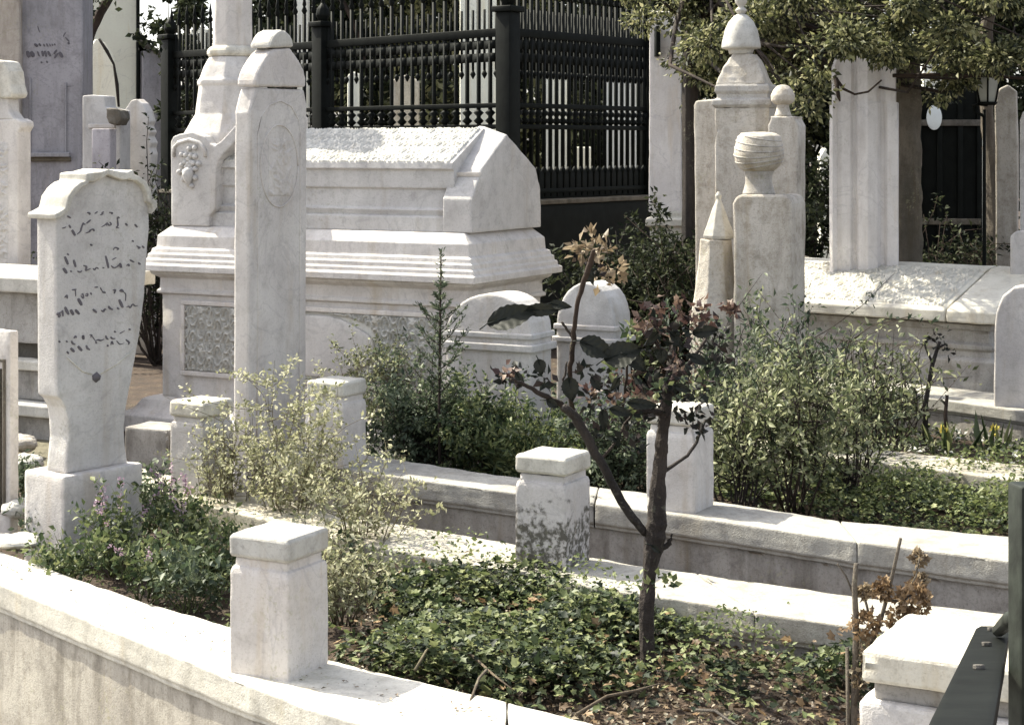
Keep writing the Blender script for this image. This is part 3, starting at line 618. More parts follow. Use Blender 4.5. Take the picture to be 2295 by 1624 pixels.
arch_stone('round_topped_stone', 'taller narrow round topped stone crossed by a thin rose stem, right of its twin', arc(1246, 1376, 633, 732, p=2.2), c2, U, .22, 'pair of round topped stones', [(1246, 1376, 728, 740, .012), (1246, 1376, 756, 768, .02)])
# low block left of the flowering post
lb_ = G(378, 964, .28); obj_ = MB().box(Vector((lb_.x, lb_.y, 0)), *axes(-25), (-.28, 0, 0), (0, .22, .28))
tag(obj('stone_block', obj_, 'kdark', loc=(lb_.x, lb_.y, 0), worn=.012, sub=4), 'low dark sided stone block with a pale top behind the inscribed headstone', 'stone')
# ================================================================ DOMED MONUMENT GROUP (right of centre)
def sqpillar(axpx, Y, prof, rot, mb=None): return lathe_px(axpx, Y, [(hw * 1.0, y) for hw, y in prof], 4, math.radians(rot), mb)
yJ = 11.0; cJ = P(1668, 400, yJ)
tj = thing('domed_headstone', 'tall square stone pillar with stepped ledges, domed cap and finial', 'headstone', (cJ.x, cJ.y, 0))
obj('shaft', sqpillar(1672, yJ, [(86, 242), (84, 300), (86, 700), (88, 1000)], -62), 'old', tj, bevel=.01, worn=.02, sub=4)
obj('ledge', sqpillar(1672, yJ, [(80, 190), (84, 195), (86, 206), (80, 213), (80, 221), (92, 226), (94, 236), (86, 243)], -62), 'old', tj, bevel=.004, worn=.01, sub=4)
obj('tapered_neck', sqpillar(1668, yJ, [(32, 122), (44, 132), (58, 150), (70, 175), (78, 191)], -62), 'old', tj, bevel=.008, worn=.02, sub=4)
dmo = obj('dome', lathe_px(1660, yJ, [(5, 30), (16, 36), (28, 50), (37, 70), (42, 92), (44, 104), (43, 109), (30, 112), (26, 122)], 28), 'kerb', tj, bevel=0, worn=.01, sub=1)
obj('finial', lathe_px(1660, yJ, [(3, -26), (12, -16), (15, -4), (13, 8), (6, 16), (14, 24), (10, 30), (6, 33)], 18), 'kerb', dmo, bevel=0, worn=.006, sub=1)
def turban(name, label, ax, Y, tb_prof, neck, bx0, bx1, yt, thick, mat='marble', ang=-28, zb=0, bot=None, swirl=True, group=None):
    c = P(ax, 400, Y); t = thing(name, label, 'headstone', (c.x, c.y, zb), group); u, v = axes(ang)
    cc = P((bx0 + bx1) / 2, 400, Y) - v * thick / 2; cc.z = 0; 
    out = [(bx0 + 2, 1000), (bx0 - 2, yt + 20), (bx0 + 6, yt + 4), ((bx0 + bx1) / 2 - neck[0][0] - 8, yt), ((bx0 + bx1) / 2 + neck[0][0] + 8, yt), (bx1 - 6, yt + 4), (bx1 + 2, yt + 20), (bx1 - 2, 1000)]
    pts = [FP(cc, u, x, y) for x, y in out]; pts[0].z = pts[-1].z = zb
    obj('slab', MB().ext(pts, v * thick), mat, t, bevel=.012, worn=.012, sub=4)
    nk = obj('neck', lathe_px(ax, Y, neck, 20), mat, t, bevel=0, worn=.006, sub=1)
    tm = lathe_px(ax, Y, tb_prof, 28, 0)
    to = obj('turban', tm, mat, t, bevel=0, worn=.008, sub=2)
    if swirl:
        sw_ = MB()
        for k in range(6):
            y0 = tb_prof[1][1] + (tb_prof[-2][1] - tb_prof[1][1]) * (k + .7) / 7
            def rad(y):
                q = sorted(tb_prof, key=lambda t: t[1]); return float(np.interp(y, [a[1] for a in q], [a[0] for a in q]))
            L = []
            for th in np.linspace(0, 2 * math.pi, 25):
                y = y0 + 9 * math.sin(th + k * .45 + 2.2); r_ = rad(y) * Y / F; L.append(Vector((c.x + r_ * math.cos(th), c.y + r_ * math.sin(th), E - (y - HY) / F * Y)))
            sw_.tube(L, .0042, 6)
        obj('turban_fold', sw_, mat, to, bevel=0, worn=0)
    return t
turban('turban_headstone', 'square headstone topped by a large stone turban before the domed pillar', 1700, 10.0,
       [(14, 296), (38, 299), (48, 306), (53, 325), (56, 345), (53, 362), (44, 376), (30, 386), (22, 390)], [(38, 436), (34, 425), (30, 410), (30, 395), (34, 384)], 1643, 1772, 437, .24, 'old', bot=700)
turban('turban_headstone', 'slim headstone with a small round turban behind the big turban stone', 1754, 10.7,
       [(4, 190), (14, 193), (22, 202), (27, 214), (26, 226), (20, 233), (12, 236)], [(20, 262), (16, 250), (14, 240), (14, 234)], 1722, 1786, 262, .14, 'old', swirl=False)
arch_stone('plain_headstone', 'plain weathered flat topped headstone left of the domed pillar', [(1560, 900), (1556, 420), (1553, 236), (1558, 226), (1612, 222), (1618, 228), (1620, 420), (1620, 900)], P(1585, 400, 11.6), U, .14, mat='old')
tc = thing('cone_topped_pillar', 'small stone pillar with a pointed conical top beside the turban headstone', 'headstone', P(1604, 324, 10.15) - ZV * E)
obj('shaft', lathe_px(1604, 10.15, [(37, 536), (38, 545), (43, 600), (50, 650), (62, 720), (66, 900), (66, 1000)], 8, .3), 'old', tc, bevel=.006, worn=.012, sub=3)
obj('cone', lathe_px(1610, 10.15, [(3, 430), (8, 438), (5, 447), (9, 456), (17, 475), (26, 498), (33, 515), (37, 528), (35, 535)], 8, .3), 'kerb', tc, bevel=.004, worn=.008, sub=3)
# ================================================================ WHITE STELE right, brown stone, gate, lamp
yL = 12.4
tl = thing('broad_white_headstone', 'broad tall white fluted headstone whose top is hidden by hanging leaves', 'headstone', P(1935, 324, yL) - ZV * E)
cL = P(1935, 400, yL); uL, vL = axes(-14); cL.z = 0
front = []
flute = [(1858, .0), (1866, .02), (1875, -.02), (1886, -.005), (1905, .0), (1911, -.03), (1917, -.028), (1924, .012), (1945, .034), (1966, .012), (1974, -.028), (1980, -.03), (1988, .0), (2012, .0)]
A = [FP(cL, uL, x, 600) - vL * d for x, d in flute]; wv = .16
ring0 = A + [A[-1] + vL * wv, A[0] + vL * wv]
top_z = P(0, 150, yL).z; rings_ = []
for z, k in ((0, 1), (top_z - .25, 1), (top_z - .245, .93), (top_z, .93), (top_z + .08, .8)):
    cx_ = sum((p for p in ring0), Vector()) / len(ring0)
    rings_.append([Vector((cx_.x + (p.x - cx_.x) * k, cx_.y + (p.y - cx_.y) * k, z)) for p in ring0])
obj('slab', MB().loft(rings_), 'whitem', tl, bevel=.006, worn=.006, sub=3)
tag(obj('dark_brown_pillar', lathe_px(2030, 12.9, [(30, 130), (34, 150), (36, 400), (38, 640), (40, 900)], 8, .2), 'brown', loc=P(2030, 324, 12.9) - ZV * E, bevel=.02, worn=.04, sub=4), 'rough dark brown stone pillar against the right side of the broad white headstone', 'pillar')  # dark brown column beside the white slab
cg_ = P(2120, 400, 14.5); tg = thing('iron_gate', 'dark solid iron gate with a painted oval of light, left of the lamp post', 'gate', (cg_.x, cg_.y, 0))
ug, vg = axes(-6); og = Vector((cg_.x, cg_.y, 0)); wpx = 14.5 / F
obj('panel', MB().box(og, ug, vg, (-60 * wpx, 0, 0), (75 * wpx, .05, P(0, 200, 14.5).z)), 'iron', tg, bevel=.006, worn=.004, sub=3)
for k in (-60, -15, 30, 72):
    obj('stile', MB().box(og, ug, vg, (k * wpx - .02, -.03, 0), (k * wpx + .02, -.001, P(0, 196, 14.5).z)), 'iron', tg, bevel=.004, worn=0)
pz = P(2092, 264, 14.5); opl = MB(); opl.ext([og + ug * ((2092 - 2120) * wpx + 17 * wpx * math.cos(t)) - vg * .045 + ZV * (pz.z + 28 * wpx * math.sin(t)) for t in np.linspace(0, 2 * math.pi, 25)[:-1]], vg * .02)
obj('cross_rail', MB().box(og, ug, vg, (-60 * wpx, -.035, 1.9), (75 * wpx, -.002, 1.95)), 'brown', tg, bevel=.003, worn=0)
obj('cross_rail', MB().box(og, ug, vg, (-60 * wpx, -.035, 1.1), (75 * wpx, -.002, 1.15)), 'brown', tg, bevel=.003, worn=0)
obj('oval_light_patch', opl, 'ovallight', tg, bevel=.003, worn=0)  # white disc paints bright light seen through an oval opening
yl = 12.6; tlm = thing('lamp_post', 'old street lamp with a tapered milky glass lantern under the leaves at right', 'lamp', P(2205, 324, yl) - ZV * E)
obj('pole', lathe_px(2205, yl, [(3.5, 246), (4, 400), (5, 700), (9, 860), (9, 900)], 10), 'iron', tlm, bevel=0, worn=0)
obj('lantern_glass', lathe_px(2212, yl, [(31, 173), (30, 178), (20, 226), (18, 229)], 6, .3), 'glass', tlm, bevel=.003, worn=0)
lf = MB(); cl = P(2212, 200, yl)
for k in range(6):
    t = .3 + k * math.pi / 3; s_ = yl / F
    lf.tube([Vector((cl.x + 31.5 * s_ * math.cos(t), cl.y + 31.5 * s_ * math.sin(t), P(0, 172, yl).z)), Vector((cl.x + 20 * s_ * math.cos(t), cl.y + 20 * s_ * math.sin(t), P(0, 230, yl).z))], .007, 5)
lf.lathe((cl.x, cl.y), [(.06, P(0, 236, yl).z), (.075, P(0, 229, yl).z)], 12); lf.lathe((cl.x, cl.y), [(.11, P(0, 171, yl).z), (.10, P(0, 164, yl).z), (.03, P(0, 150, yl).z)], 6, .3)
lf.tube([P(2206, 262, yl), P(2185, 250, yl), P(2180, 238, yl), P(2196, 234, yl), P(2212, 236, yl)], .012, 6)
obj('lantern_frame', lf, 'iron', tlm, bevel=0, worn=0)
# ================================================================ LOW CARVED TOMB at right
uM, vM = axes(-38); OM = G(2228, 868, .22); OM.z = 0; ML = 2.0
tm_ = thing('low_tomb', 'long low tomb at right with a sloping carved lid cracked across near its end', 'tomb', (OM.x - .8, OM.y + .9, 0))
obj('base', MB().rings(OM, uM, vM, ML, .8, [(.0, .0), (.0, .215), (-.0, .37), (-.02, .385), (-.045, .39), (-.05, .43), (-.03, .445), (-.03, .47), (-.06, .48), (-.065, .56), (-.045, .565), (-.045, .60), (-.09, .61)]), 'old', tm_, bevel=.004, worn=.012, sub=4)
def lidM(xa, xb, nm, lab=None):
    R = []
    for x in (xa, xb):
        q = [(-.02, .615), (-.03, .62), (-.03, .685), (-.01, .70), (.66, .915), (.80, .93), (.84, .90), (.84, .615)]
        R.append([OM + uM * x + vM * y + ZV * z for y, z in q])
    return obj(nm, MB().loft(R), 'marble_carved', tm_, bevel=.006, worn=.012, sub=4, label=lab)
lidM(-ML, -.325, 'lid'); lidM(-.31, .03, 'lid', 'short end piece of the lid beyond the crack')
s1 = OM - uM * 1.7 + vM * .02 + ZV * .709; sv = (vM * .67 + ZV * .215); L_ = sv.length; sv.normalize(); sn2 = uM.cross(sv).normalized()
obj('lid_carving', relief(s1 + sn2 * .004, uM, sv, sn2, 1.34, L_ - .06, 0, 80, .011, 31, lattice=.15), 'marble_carved', tm_, bevel=0, worn=0)
# headstones on the right edge
arch_stone('rounded_headstone', 'rounded plain headstone cut by the right edge, standing on the step before the low tomb', [(2226, 900), (2228, 745), (2232, 700), (2246, 664), (2270, 645), (2300, 640), (2330, 650), (2345, 700), (2350, 900)], P(2280, 740, 10.4), axes(-20)[0], .2)
arch_stone('plain_headstone', 'tall grey headstone right of the lamp post with a small dark slit', [(2232, 900), (2230, 330), (2228, 240), (2238, 200), (2258, 190), (2276, 205), (2280, 330), (2278, 900)], P(2255, 400, 13.0), axes(-20)[0], .12, mat='old')
arch_stone('plain_headstone', 'sunlit white headstone just inside the right edge, behind the rounded one', [(2284, 900), (2283, 270), (2290, 250), (2340, 250), (2345, 900)], P(2300, 400, 12.2), axes(-40)[0], .2)
arch_stone('plain_headstone', 'grey footstone at the right edge behind the low tomb', [(2262, 900), (2263, 530), (2275, 518), (2340, 515), (2345, 900)], P(2300, 600, 11.75), axes(-28)[0], .14)
# ================================================================ IRON FENCE
C0 = Vector((P(1138, 65, 15).x, 15, 0)); dL = Vector((-.676, .737, 0)); dR = Vector((.60, .80, 0)).normalized(); LR = 2.25; LL = 5.35
def fence(label, c, d, L, n, band, posts):
    nrm = Vector((-d.y, d.x, 0)); root = thing('iron_fence', label, 'fence', c + d * L / 2 + ZV * 1.28)
    H = [(2.66, 2.73), (2.06, 2.10), (1.88, 1.92), (1.33, 1.37)]
    for a, b in H: obj('rail', MB().box(c, d, nrm, (0, -.02, a), (L, .02, b)), 'iron', root, bevel=.003, worn=0)
    src = None
    for k in range(n):
        x = (k + .5) * L / n; p = c + d * x
        if src is None:
            m = MB(); m.box(p, d, nrm, (-.013, -.013, 1.30), (.013, .013, 3.0))
            m.lathe((p.x, p.y), [(.004, 2.98), (.028, 3.03), (.012, 3.07), (.02, 3.09), (.003, 3.2)], 6)
            m.lathe((p.x, p.y), [(.012, 1.92), (.045, 1.95), (.012, 1.985), (.045, 2.02), (.012, 2.05)], 6); m.lathe((p.x, p.y), [(.013, 1.48), (.03, 1.52), (.013, 1.56)], 6)
            src = obj('bar', m, 'iron', root, bevel=0, worn=0); x0_ = x
        else:
            o = src.copy(); C.objects.link(o); o.parent = root; o.location = d * (x - x0_)
    m = MB()
    for k in range(n):        # ornament between the bars under the top rail
        x = k * L / n; p = c + d * x; z = 2.38 if band else 2.5
        m.box(p, d, nrm, (-.008, -.008, z), (.008, .008, 2.9)); m.lathe((p.x, p.y), [(.003, z - .07), (.025, z - .03), (.01, z)], 6)
        if band:
            for zz in (2.45, 2.56): m.box(p, d, nrm, (.014, -.012, zz), (L / n - .008, .012, zz + .075))
    obj('scrollwork', m, 'iron', root, bevel=0, worn=0)
    for x in posts:
        m = MB().box(c + d * x, d, nrm, (-.075, -.075, 0), (.075, .075, 2.86)); m.box(c + d * x, d, nrm, (-.1, -.1, 2.86), (.1, .1, 2.91)); m.lathe(tuple((c + d * x)[:2]), [(.04, 2.91), (.07, 2.97), (.06, 3.03), (.01, 3.1)], 10)
        obj('fence_post', m, 'iron', root, bevel=.006, worn=0)
    return root
fence('long run of dark iron railings left of the corner post, behind the big tomb', C0, dL, LL, 36, True, (2.6, 5.3))
fr2 = fence('short run of dark iron railings right of the corner post with a solid lower panel', C0, dR, LR, 24, True, (0, LR - .05))
nR = Vector((-dR.y, dR.x, 0))
obj('lower_panel', MB().box(C0, dR, nR, (.08, -.01, 1.28), (LR - .1, .01, 1.52)), 'iron', fr2, bevel=.003, worn=0)
fw = thing('fence_wall', 'low wall painted dark for deep shade and ivy, carrying the iron railings', 'wall', C0)  # wall faces coloured near black for the deep shade and ivy
obj('wall_face', MB().box(C0, dR, nR, (-.12, -.16, 0), (LR + .02, .16, 1.24)), 'iron', fw, worn=.01, sub=3); obj('coping', MB().box(C0, dR, nR, (-.14, -.19, 1.24), (LR + .03, .19, 1.28)), 'brown', fw, worn=.01, sub=3)
nL = Vector((-dL.y, dL.x, 0)); obj('wall_face', MB().box(C0, dL, nL, (.15, -.14, 0), (LL, .14, 1.24)), 'iron', fw, worn=.01, sub=3); obj('coping', MB().box(C0, dL, nL, (.15, -.18, 1.24), (LL, .18, 1.28)), 'brown', fw, worn=.01, sub=3)
# white pillar right of the fence
yH = 14.6; tp = thing('white_pillar', 'slender white square pillar with a stepped base right of the iron fence', 'pillar', P(1490, 324, yH) - ZV * E)
obj('shaft', sqpillar(1491, yH, [(46, 36), (49, 44), (50, 300), (52, 474)], 39), 'whitem', tp, bevel=.008, worn=.008, sub=4)
obj('capital', sqpillar(1490, yH, [(46, 28), (52, 31), (52, 37), (44, 40)], 39), 'kerb', tp, bevel=.004, worn=.004, sub=3)
obj('stepped_base', sqpillar(1500, yH, [(52, 470), (56, 476), (56, 486), (74, 490), (74, 504), (60, 508), (60, 900)], 39), 'kerb', tp, bevel=.006, worn=.01, sub=4)
q = P(1474, 92, 14.3); tag(obj('dark_slot_bar', MB().box(Vector((q.x, q.y - .0, q.z)), *axes(0), (-.015, 0, -.12), (.02, .34, .12)), 'iron', loc=q, bevel=.004, worn=0), 'small black bar added for a dark slot high on the white pillar', 'hook')  # black bar added to draw the dark of a slot in the pillar
# ================================================================ LEFT BACKGROUND
yW = 17.0; tw = thing('mausoleum_wall', 'tall grey mausoleum wall at the left edge with a blind niche and dark carved script', 'wall', P(90, 324, yW) - ZV * E)
uW, vW = axes(5); cW = P(185, 400, yW); cW.z = 0; kW = yW / F / 1.0
obj('wall_face', MB().box(cW, uW, vW, (-160 * kW, 0, 0), (0, .7, 4.6)), 'greywall', tw, bevel=.02, worn=.015, sub=4)
obj('pilaster', MB().box(cW, uW, vW, (-300 * kW, -.12, 0), (-132 * kW, .7, 4.6)), 'pilaster', tw, bevel=.03, worn=.015, sub=4)
def wbox(nm, x0, x1, y0, y1, out, mat):
    A_, B_ = FP(cW, uW, x0, y1), FP(cW, uW, x1, y0); L = (Vector((B_.x, B_.y, 0)) - Vector((A_.x, A_.y, 0))).length
    return obj(nm, MB().box(Vector((A_.x, A_.y, 0)), uW, vW, (0, -out, A_.z), (L, .02, B_.z)), mat, tw, bevel=.008, worn=.006, sub=3)
wbox('niche_frame', 66, 70, 175, 350, .03, 'greywall'); wbox('niche_frame', 146, 150, 185, 350, .03, 'greywall'); wbox('niche_sill', 62, 158, 342, 352, .08, 'greywall'); wbox('string_course', 60, 160, 352, 362, .04, 'brown')
wl = []
for x0, y0, x1, y1, wd in ((315, 405, 345, 430, 3), (360, 400, 375, 425, 2.2), (400, 405, 410, 430, 1.6), (425, 402, 440, 430, 1.6), (452, 405, 462, 428, 1.6), (475, 405, 482, 425, 1.4), (498, 405, 505, 420, 1.3), (250, 470, 270, 530, 4.5), (285, 475, 310, 525, 4.5), (345, 475, 362, 520, 1.8), (385, 470, 395, 520, 3), (410, 470, 425, 525, 3), (440, 472, 465, 520, 3), (495, 500, 520, 460, 3), (500, 535, 530, 490, 3), (545, 480, 575, 530, 4), (375, 570, 388, 582, 2), (425, 562, 438, 580, 2), (345, 240, 365, 300, 1), (580, 340, 605, 300, 1.5), (600, 345, 635, 385, 1.6), (605, 795, 680, 793, .9), (625, 390, 635, 410, 2.4)):
    wl.append([wd, (x0 * .2443, y0 * .2443), ((x0 + x1) / 2 * .2443 + random.uniform(-.8, .8), (y0 + y1) / 2 * .2443), (x1 * .2443, y1 * .2443)])
obj('carved_script', strokes(cW, uW, -vW, wl, 1.5, .006), 'markshade', tw, bevel=0, worn=0, smooth=False)
obj('plaque', MB().box(Vector((FP(cW, uW, 60, 300).x, FP(cW, uW, 60, 300).y, 0)), uW, vW, (0, -.004, P(0, 560, yW).z), (.001, .001, P(0, 558, yW).z)), 'greywall', tw, bevel=0, worn=0) if False else None
# sunlit house far left
uH, vH = axes(24); cH = P(170, 400, 27); cH.z = 0
th = thing('white_house', 'sunlit white rendered house behind the graves at upper left', 'house', cH)
obj('wall_face', MB().box(cH, uH, vH, (-1.2, 0, 0), (.96, 5, 9)), 'plaster', th, bevel=.02, worn=.02, sub=4)
obj('side_wing', MB().box(cH, uH, vH, (.98, -.15, 0), (1.42, 5, P(0, 112, 27).z)), 'greywall', th, bevel=.02, worn=.02, sub=3)
rp = [cH + uH * x + ZV * z for x, z in ((.96, 3.28), (1.5, 2.93), (1.5, 2.99), (.96, 3.36))]; obj('roof_edge', MB().ext([p - vH * .25 for p in rp], vH * 5), 'brown', th, bevel=.004, worn=0)
obj('drainpipe', MB().tube([cH + uH * .93 - vH * .05 + ZV * z for z in (0, 3, 6, 9)], .03, 8), 'iron', th, bevel=0, worn=0)
# far headstones at upper left
arch_stone('pointed_white_headstone', 'sunlit white headstone with a tall pointed arch top under the bare branch', [(186, 900), (187, 220), (189, 160), (197, 118), (215, 88), (236, 96), (250, 120), (262, 160), (268, 220), (268, 900)], P(226, 300, 19.5), axes(20)[0], .12, mat='plaster')
arch_stone('small_pillar_headstone', 'white headstone with a square grey panel and broken slanting top above the inscribed one', [(184, 900), (184, 215), (206, 213), (234, 215), (236, 240), (268, 248), (270, 900)], P(226, 300, 14.6), axes(-14)[0], .2, ledge=[(204, 254, 278, 288, .02)])
tag(obj('small_slab', MB().box(Vector((P(205, 300, 14.3).x, 14.3, 0)), *axes(-14), (0, 0, 0), (.16, .12, P(0, 289, 14.3).z)), 'greywall', loc=(P(205, 300, 14.3).x, 14.3, 0)), 'plain grey slab standing against the broken topped white headstone', 'slab')
tag(obj('stone_lantern_head', MB().ext([P(x, y, 14.2) for x, y in ((236, 242), (266, 246), (271, 266), (262, 282), (244, 276), (237, 262))], Vector((0, .36, 0))), 'brown', loc=P(250, 282, 14.2), bevel=.012, worn=.03), 'dark broken stone lump at the shoulder of the white headstone', 'stone')
arch_stone('notched_headstone', 'pale arched headstone with a notched right edge and green growth at its foot', [(276, 900), (275, 300), (280, 245), (293, 225), (306, 222), (318, 232), (327, 250), (333, 272), (329, 282), (336, 296), (331, 306), (338, 320), (334, 332), (338, 345), (336, 370), (338, 900)], P(306, 300, 14.9), axes(-20)[0], .12)
# carved headstone with a cap at the left edge
tcx = thing('floral_headstone', 'carved headstone with scrolling leaves and a rounded cap at the left edge', 'headstone', P(10, 324, 12.2) - ZV * E); cX = P(10, 400, 12.2); cX.z = 0; uX, vX = axes(-25)
obj('slab', MB().ext([FP(cX, uX, x, y) if y < 880 else FP(cX, uX, x, y) for x, y in ((-60, 1000), (-60, 290), (-45, 270), (34, 266), (46, 272), (47, 284), (40, 296), (38, 1000))], vX * .14), 'marble', tcx, bevel=.01, worn=.01, sub=3)
obj('shoulder', MB().ext([FP(cX, uX, x, y) for x, y in ((-50, 268), (-40, 215), (10, 212), (16, 222), (18, 250), (32, 268))], vX * .12), 'marble', tcx, bevel=.01, worn=.01, sub=3)
obj('cap', MB().ext([FP(cX, uX, x, y) - vX * .02 for x, y in ((-60, 216), (-58, 180), (-30, 145), (-5, 134), (12, 138), (22, 160), (26, 190), (32, 210), (28, 220), (8, 222))], vX * .17), 'kerb', tcx, bevel=.015, worn=.01, sub=3)
oq = FP(cX, uX, -22, 580); obj('leaf_carving', relief(oq, uX, ZV, -vX, .16, .80, 0, 90, .012, 41, res=.005), 'marble', tcx, bevel=0, worn=0)
# stepped tomb at left behind inscribed stone
cT = G(95, 625, .95); cT0 = Vector((cT.x, cT.y, 0)); tx = thing('stepped_tomb', 'stepped stone tomb with a wide table top at the left edge behind the inscribed headstone', 'tomb', (cT.x - .5, cT.y + .4, 0))
obj('table_top', MB().box(cT0, U, V, (-1.3, 0, .86), (.12, .9, .95)), 'kerb', tx, worn=.012, sub=4)
obj('support', MB().box(cT0, U, V, (-1.3, .07, .55), (.06, .8, .858)), 'old', tx, worn=.012, sub=4)
obj('support', MB().box(cT0, U, V, (-1.3, .16, .40), (-.18, .8, .549)), 'brown', tx, worn=.012, sub=4)
obj('step', MB().box(cT0, U, V, (-1.3, -.02, .40), (.2, .1, .46)), 'kerb', tx, worn=.012, sub=4)
obj('step', MB().box(cT0, U, V, (-1.3, .02, .22), (.2, .3, .398)), 'kdark', tx, worn=.012, sub=4)
obj('step', MB().box(cT0, U, V, (-1.3, -.14, .15), (.24, .3, .218)), 'kerb', tx, worn=.012, sub=4)
obj('step', MB().box(cT0, U, V, (-1.3, -.08, -.02), (.24, .3, .148)), 'kdark', tx, worn=.012, sub=4)
# marble panel at the left edge
cPn = G(22, 1170, .12); cP0 = Vector((cPn.x, cPn.y, 0)); tq = thing('framed_marble_panel', 'upright framed marble panel at the left edge beside the front kerb', 'panel', cP0); uP, vP = axes(-35)
obj('slab', MB().box(cP0, uP, vP, (-.5, 0, 0), (0, .05, P(0, 742, cPn.y).z)), 'marble', tq, worn=.01, sub=4)
zz = P(0, 812, cPn.y).z
obj('panel_frame', MB().box(cP0, uP, vP, (-.035, -.014, .16), (-.025, -.001, zz)).box(cP0, uP, vP, (-.065, -.014, .16), (-.05, -.001, zz - .03)).box(cP0, uP, vP, (-.5, -.014, zz), (-.025, -.001, zz + .012)), 'brown', tq, bevel=.002, worn=0)
def rock(label, px, py, z, r, sq=.6, mat='kerb', name='loose_stone', group='loose stones at the left edge'):
    c = G(px, py, z); mb = MB(); R = []
    for i, th_ in enumerate(np.linspace(.05, math.pi - .05, 9)):
        R.append([Vector((c.x + r * math.sin(th_) * math.cos(t) * (1 + .12 * math.sin(3 * t + i)), c.y + r * math.sin(th_) * math.sin(t), z + r * sq * (1 - math.cos(th_)) * .9)) for t in np.linspace(0, 2 * math.pi, 15)[:-1]])
    return tag(obj(name, mb.loft(R), mat, loc=c, bevel=0, worn=.04, sub=2), label, 'stone', group)
rock('pale rounded stone beside the foot of the framed marble panel', 42, 1160, .14, .065, .7)
rock('flat broken stone on the front kerb at the left edge', 30, 1225, .14, .11, .25)
rock('small knobbly stone just left of the inscribed stone pedestal', 60, 1052, .05, .09, .5)
rock('weathered lump of rubble behind the small knobbly stone', 45, 1010, .05, .10, .5, 'old')
cs = G(40, 1475, -.2); tag(obj('stone_step', MB().box(Vector((cs.x, cs.y, 0)), *axes(-50), (-.6, 0, -.62), (0, .3, -.2)), 'kerb', loc=(cs.x, cs.y, -.62), worn=.015, sub=4), 'pale broken stone step at the lower left corner below the kerb', 'step')
em = [G(x, y, .012) for x, y in ((-40, 1060), (130, 1060), (150, 880), (-40, 880))]
sheet('bare_earth', em, 'earth')
# pale headstones beyond the fence
def backstone(label, x0, x1, yt, Y, mat='plaster', top=0, name='distant_headstone'):
    out = [(x0, 560), (x0, yt + top), ((x0 + x1) / 2, yt), (x1, yt + top), (x1, 560)]; c = P(x0, 400, Y)
    pts = [FP(c, axes(8)[0], x, y) for x, y in out]; pts[0].z = pts[-1].z = 0
    return tag(obj(name, MB().ext(pts, Vector((0, .2, 0))), mat, loc=(pts[0] + pts[-1]) / 2, bevel=.02, worn=.015, sub=3), label, 'headstone', 'pale headstones seen through the railings')
backstone('wide pale column seen through the long railings, just left of the corner post', 1030, 1112, -60, 19.5)
backstone('narrow pale slab seen low through the long railings, right of the tall headstone', 778, 806, 160, 19.8, top=8)
backstone('pale slab seen between dark trunks through the long railings', 878, 938, 168, 20.5, top=12, mat='old')
backstone('pale slab seen through the short railings next to the corner post', 1222, 1272, 150, 19.3, top=14)
backstone('low pale slab seen in the lower bars at the middle of the short railings', 1288, 1326, 330, 19.6)
backstone('bright broad slab seen through the short railings near the white pillar', 1356, 1440, 168, 19.0, top=10)
backstone('pale slab in the gap right above the far end of the railings by the house', 426, 464, 60, 23.0, top=6)
backstone('tall pale slab behind the railings above the hooded headstone', 660, 690, -40, 21.5)
backstone('white slab in the dark gap left of the broad white headstone', 1838, 1860, 330, 17.0, top=20)
backstone('thin white slab standing left of the lamp pole', 2138, 2160, 200, 17.0, top=8)
backstone('thin white slab just right of the lamp pole', 2192, 2214, 250, 16.5, top=8)
backstone('white plaque stone showing above the dark gate', 2068, 2134, 140, 17.5, top=3)
# ================================================================ PLANTS
bed1 = [G(x, y, .05) for x, y in ((735, 1470), (850, 1245), (1134, 1300), (1390, 1345), (1700, 1395), (1960, 1425), (2100, 1900), (1134, 1600))]
def thin1(xy, m):
    t = .5 + m * .9 + (6.0 - xy[:, 1] - (xy[:, 0] - .2) * -.25) * -.0
    near = np.clip((xy[:, 1] - 5.48 - .06 * (xy[:, 0] - .3)) / .35 + m * .5, .07, 1)      # bare soil along the front kerb at right
    left = np.clip((.12 - xy[:, 0]) / .3, 0, 1)
    return np.maximum(near, left) * np.clip(.42 + m * 3.0 + .9 * fnoise(xy, 11, 5.0), .05, 1)
cover('ivy_ground_cover', 'dense ivy and small leaves filling the bed behind the front kerb', bed1, .015, .15, 17000, .032, 'ivy', lob=True, thin=thin1, msc=2.6)
cover('pale_ground_leaves', 'lighter leaves scattered over the ivy bed', bed1, .05, .17, 6500, .022, 'cover', thin=thin1, msc=3)
cover('broad_ground_leaves', 'larger leaves in scattered tufts over the ivy bed', bed1, .03, .10, 1300, .040, 'mint', thin=lambda xy, m: np.clip(fnoise(xy, 5, 9.0) * 4, 0, 1) * thin1(xy, m))
cover('gap_shade_leaves', 'very dark low leaves painting shade into the gaps of the ivy', bed1, .01, .06, 6000, .035, 'dark', thin=thin1)  # dark layer added so the gaps in the ivy look deep
cover('leaf_litter', 'dry brown leaves and crumbs lying on the bare soil of the front bed', bed1, .004, .02, 7000, .026, 'litter')
bedM = [G(x, y, .05) for x, y in ((1580, 1128), (1880, 1166), (2294, 1207), (2500, 1225), (2480, 1075), (2294, 1085), (1925, 1040), (1600, 1000))]
cover('low_green_cover', 'strip of bright low leaves between the third and fourth kerbs at right', bedM, .03, .20, 15000, .026, 'cover', thin=lambda xy, m: np.clip(.6 + m * 1.6 + .7 * fnoise(xy, 9, 2.0), .15, 1), msc=3)
cover('low_dark_cover', 'darker leaves mixed into the low green strip', bedM, .02, .17, 6000, .03, 'ivy', lob=True)
bedL = [G(x, y, .05) for x, y in ((-20, 1215), (300, 1345), (520, 1408), (735, 1470), (850, 1245), (640, 1190), (440, 1140), (330, 1110), (60, 1130))]
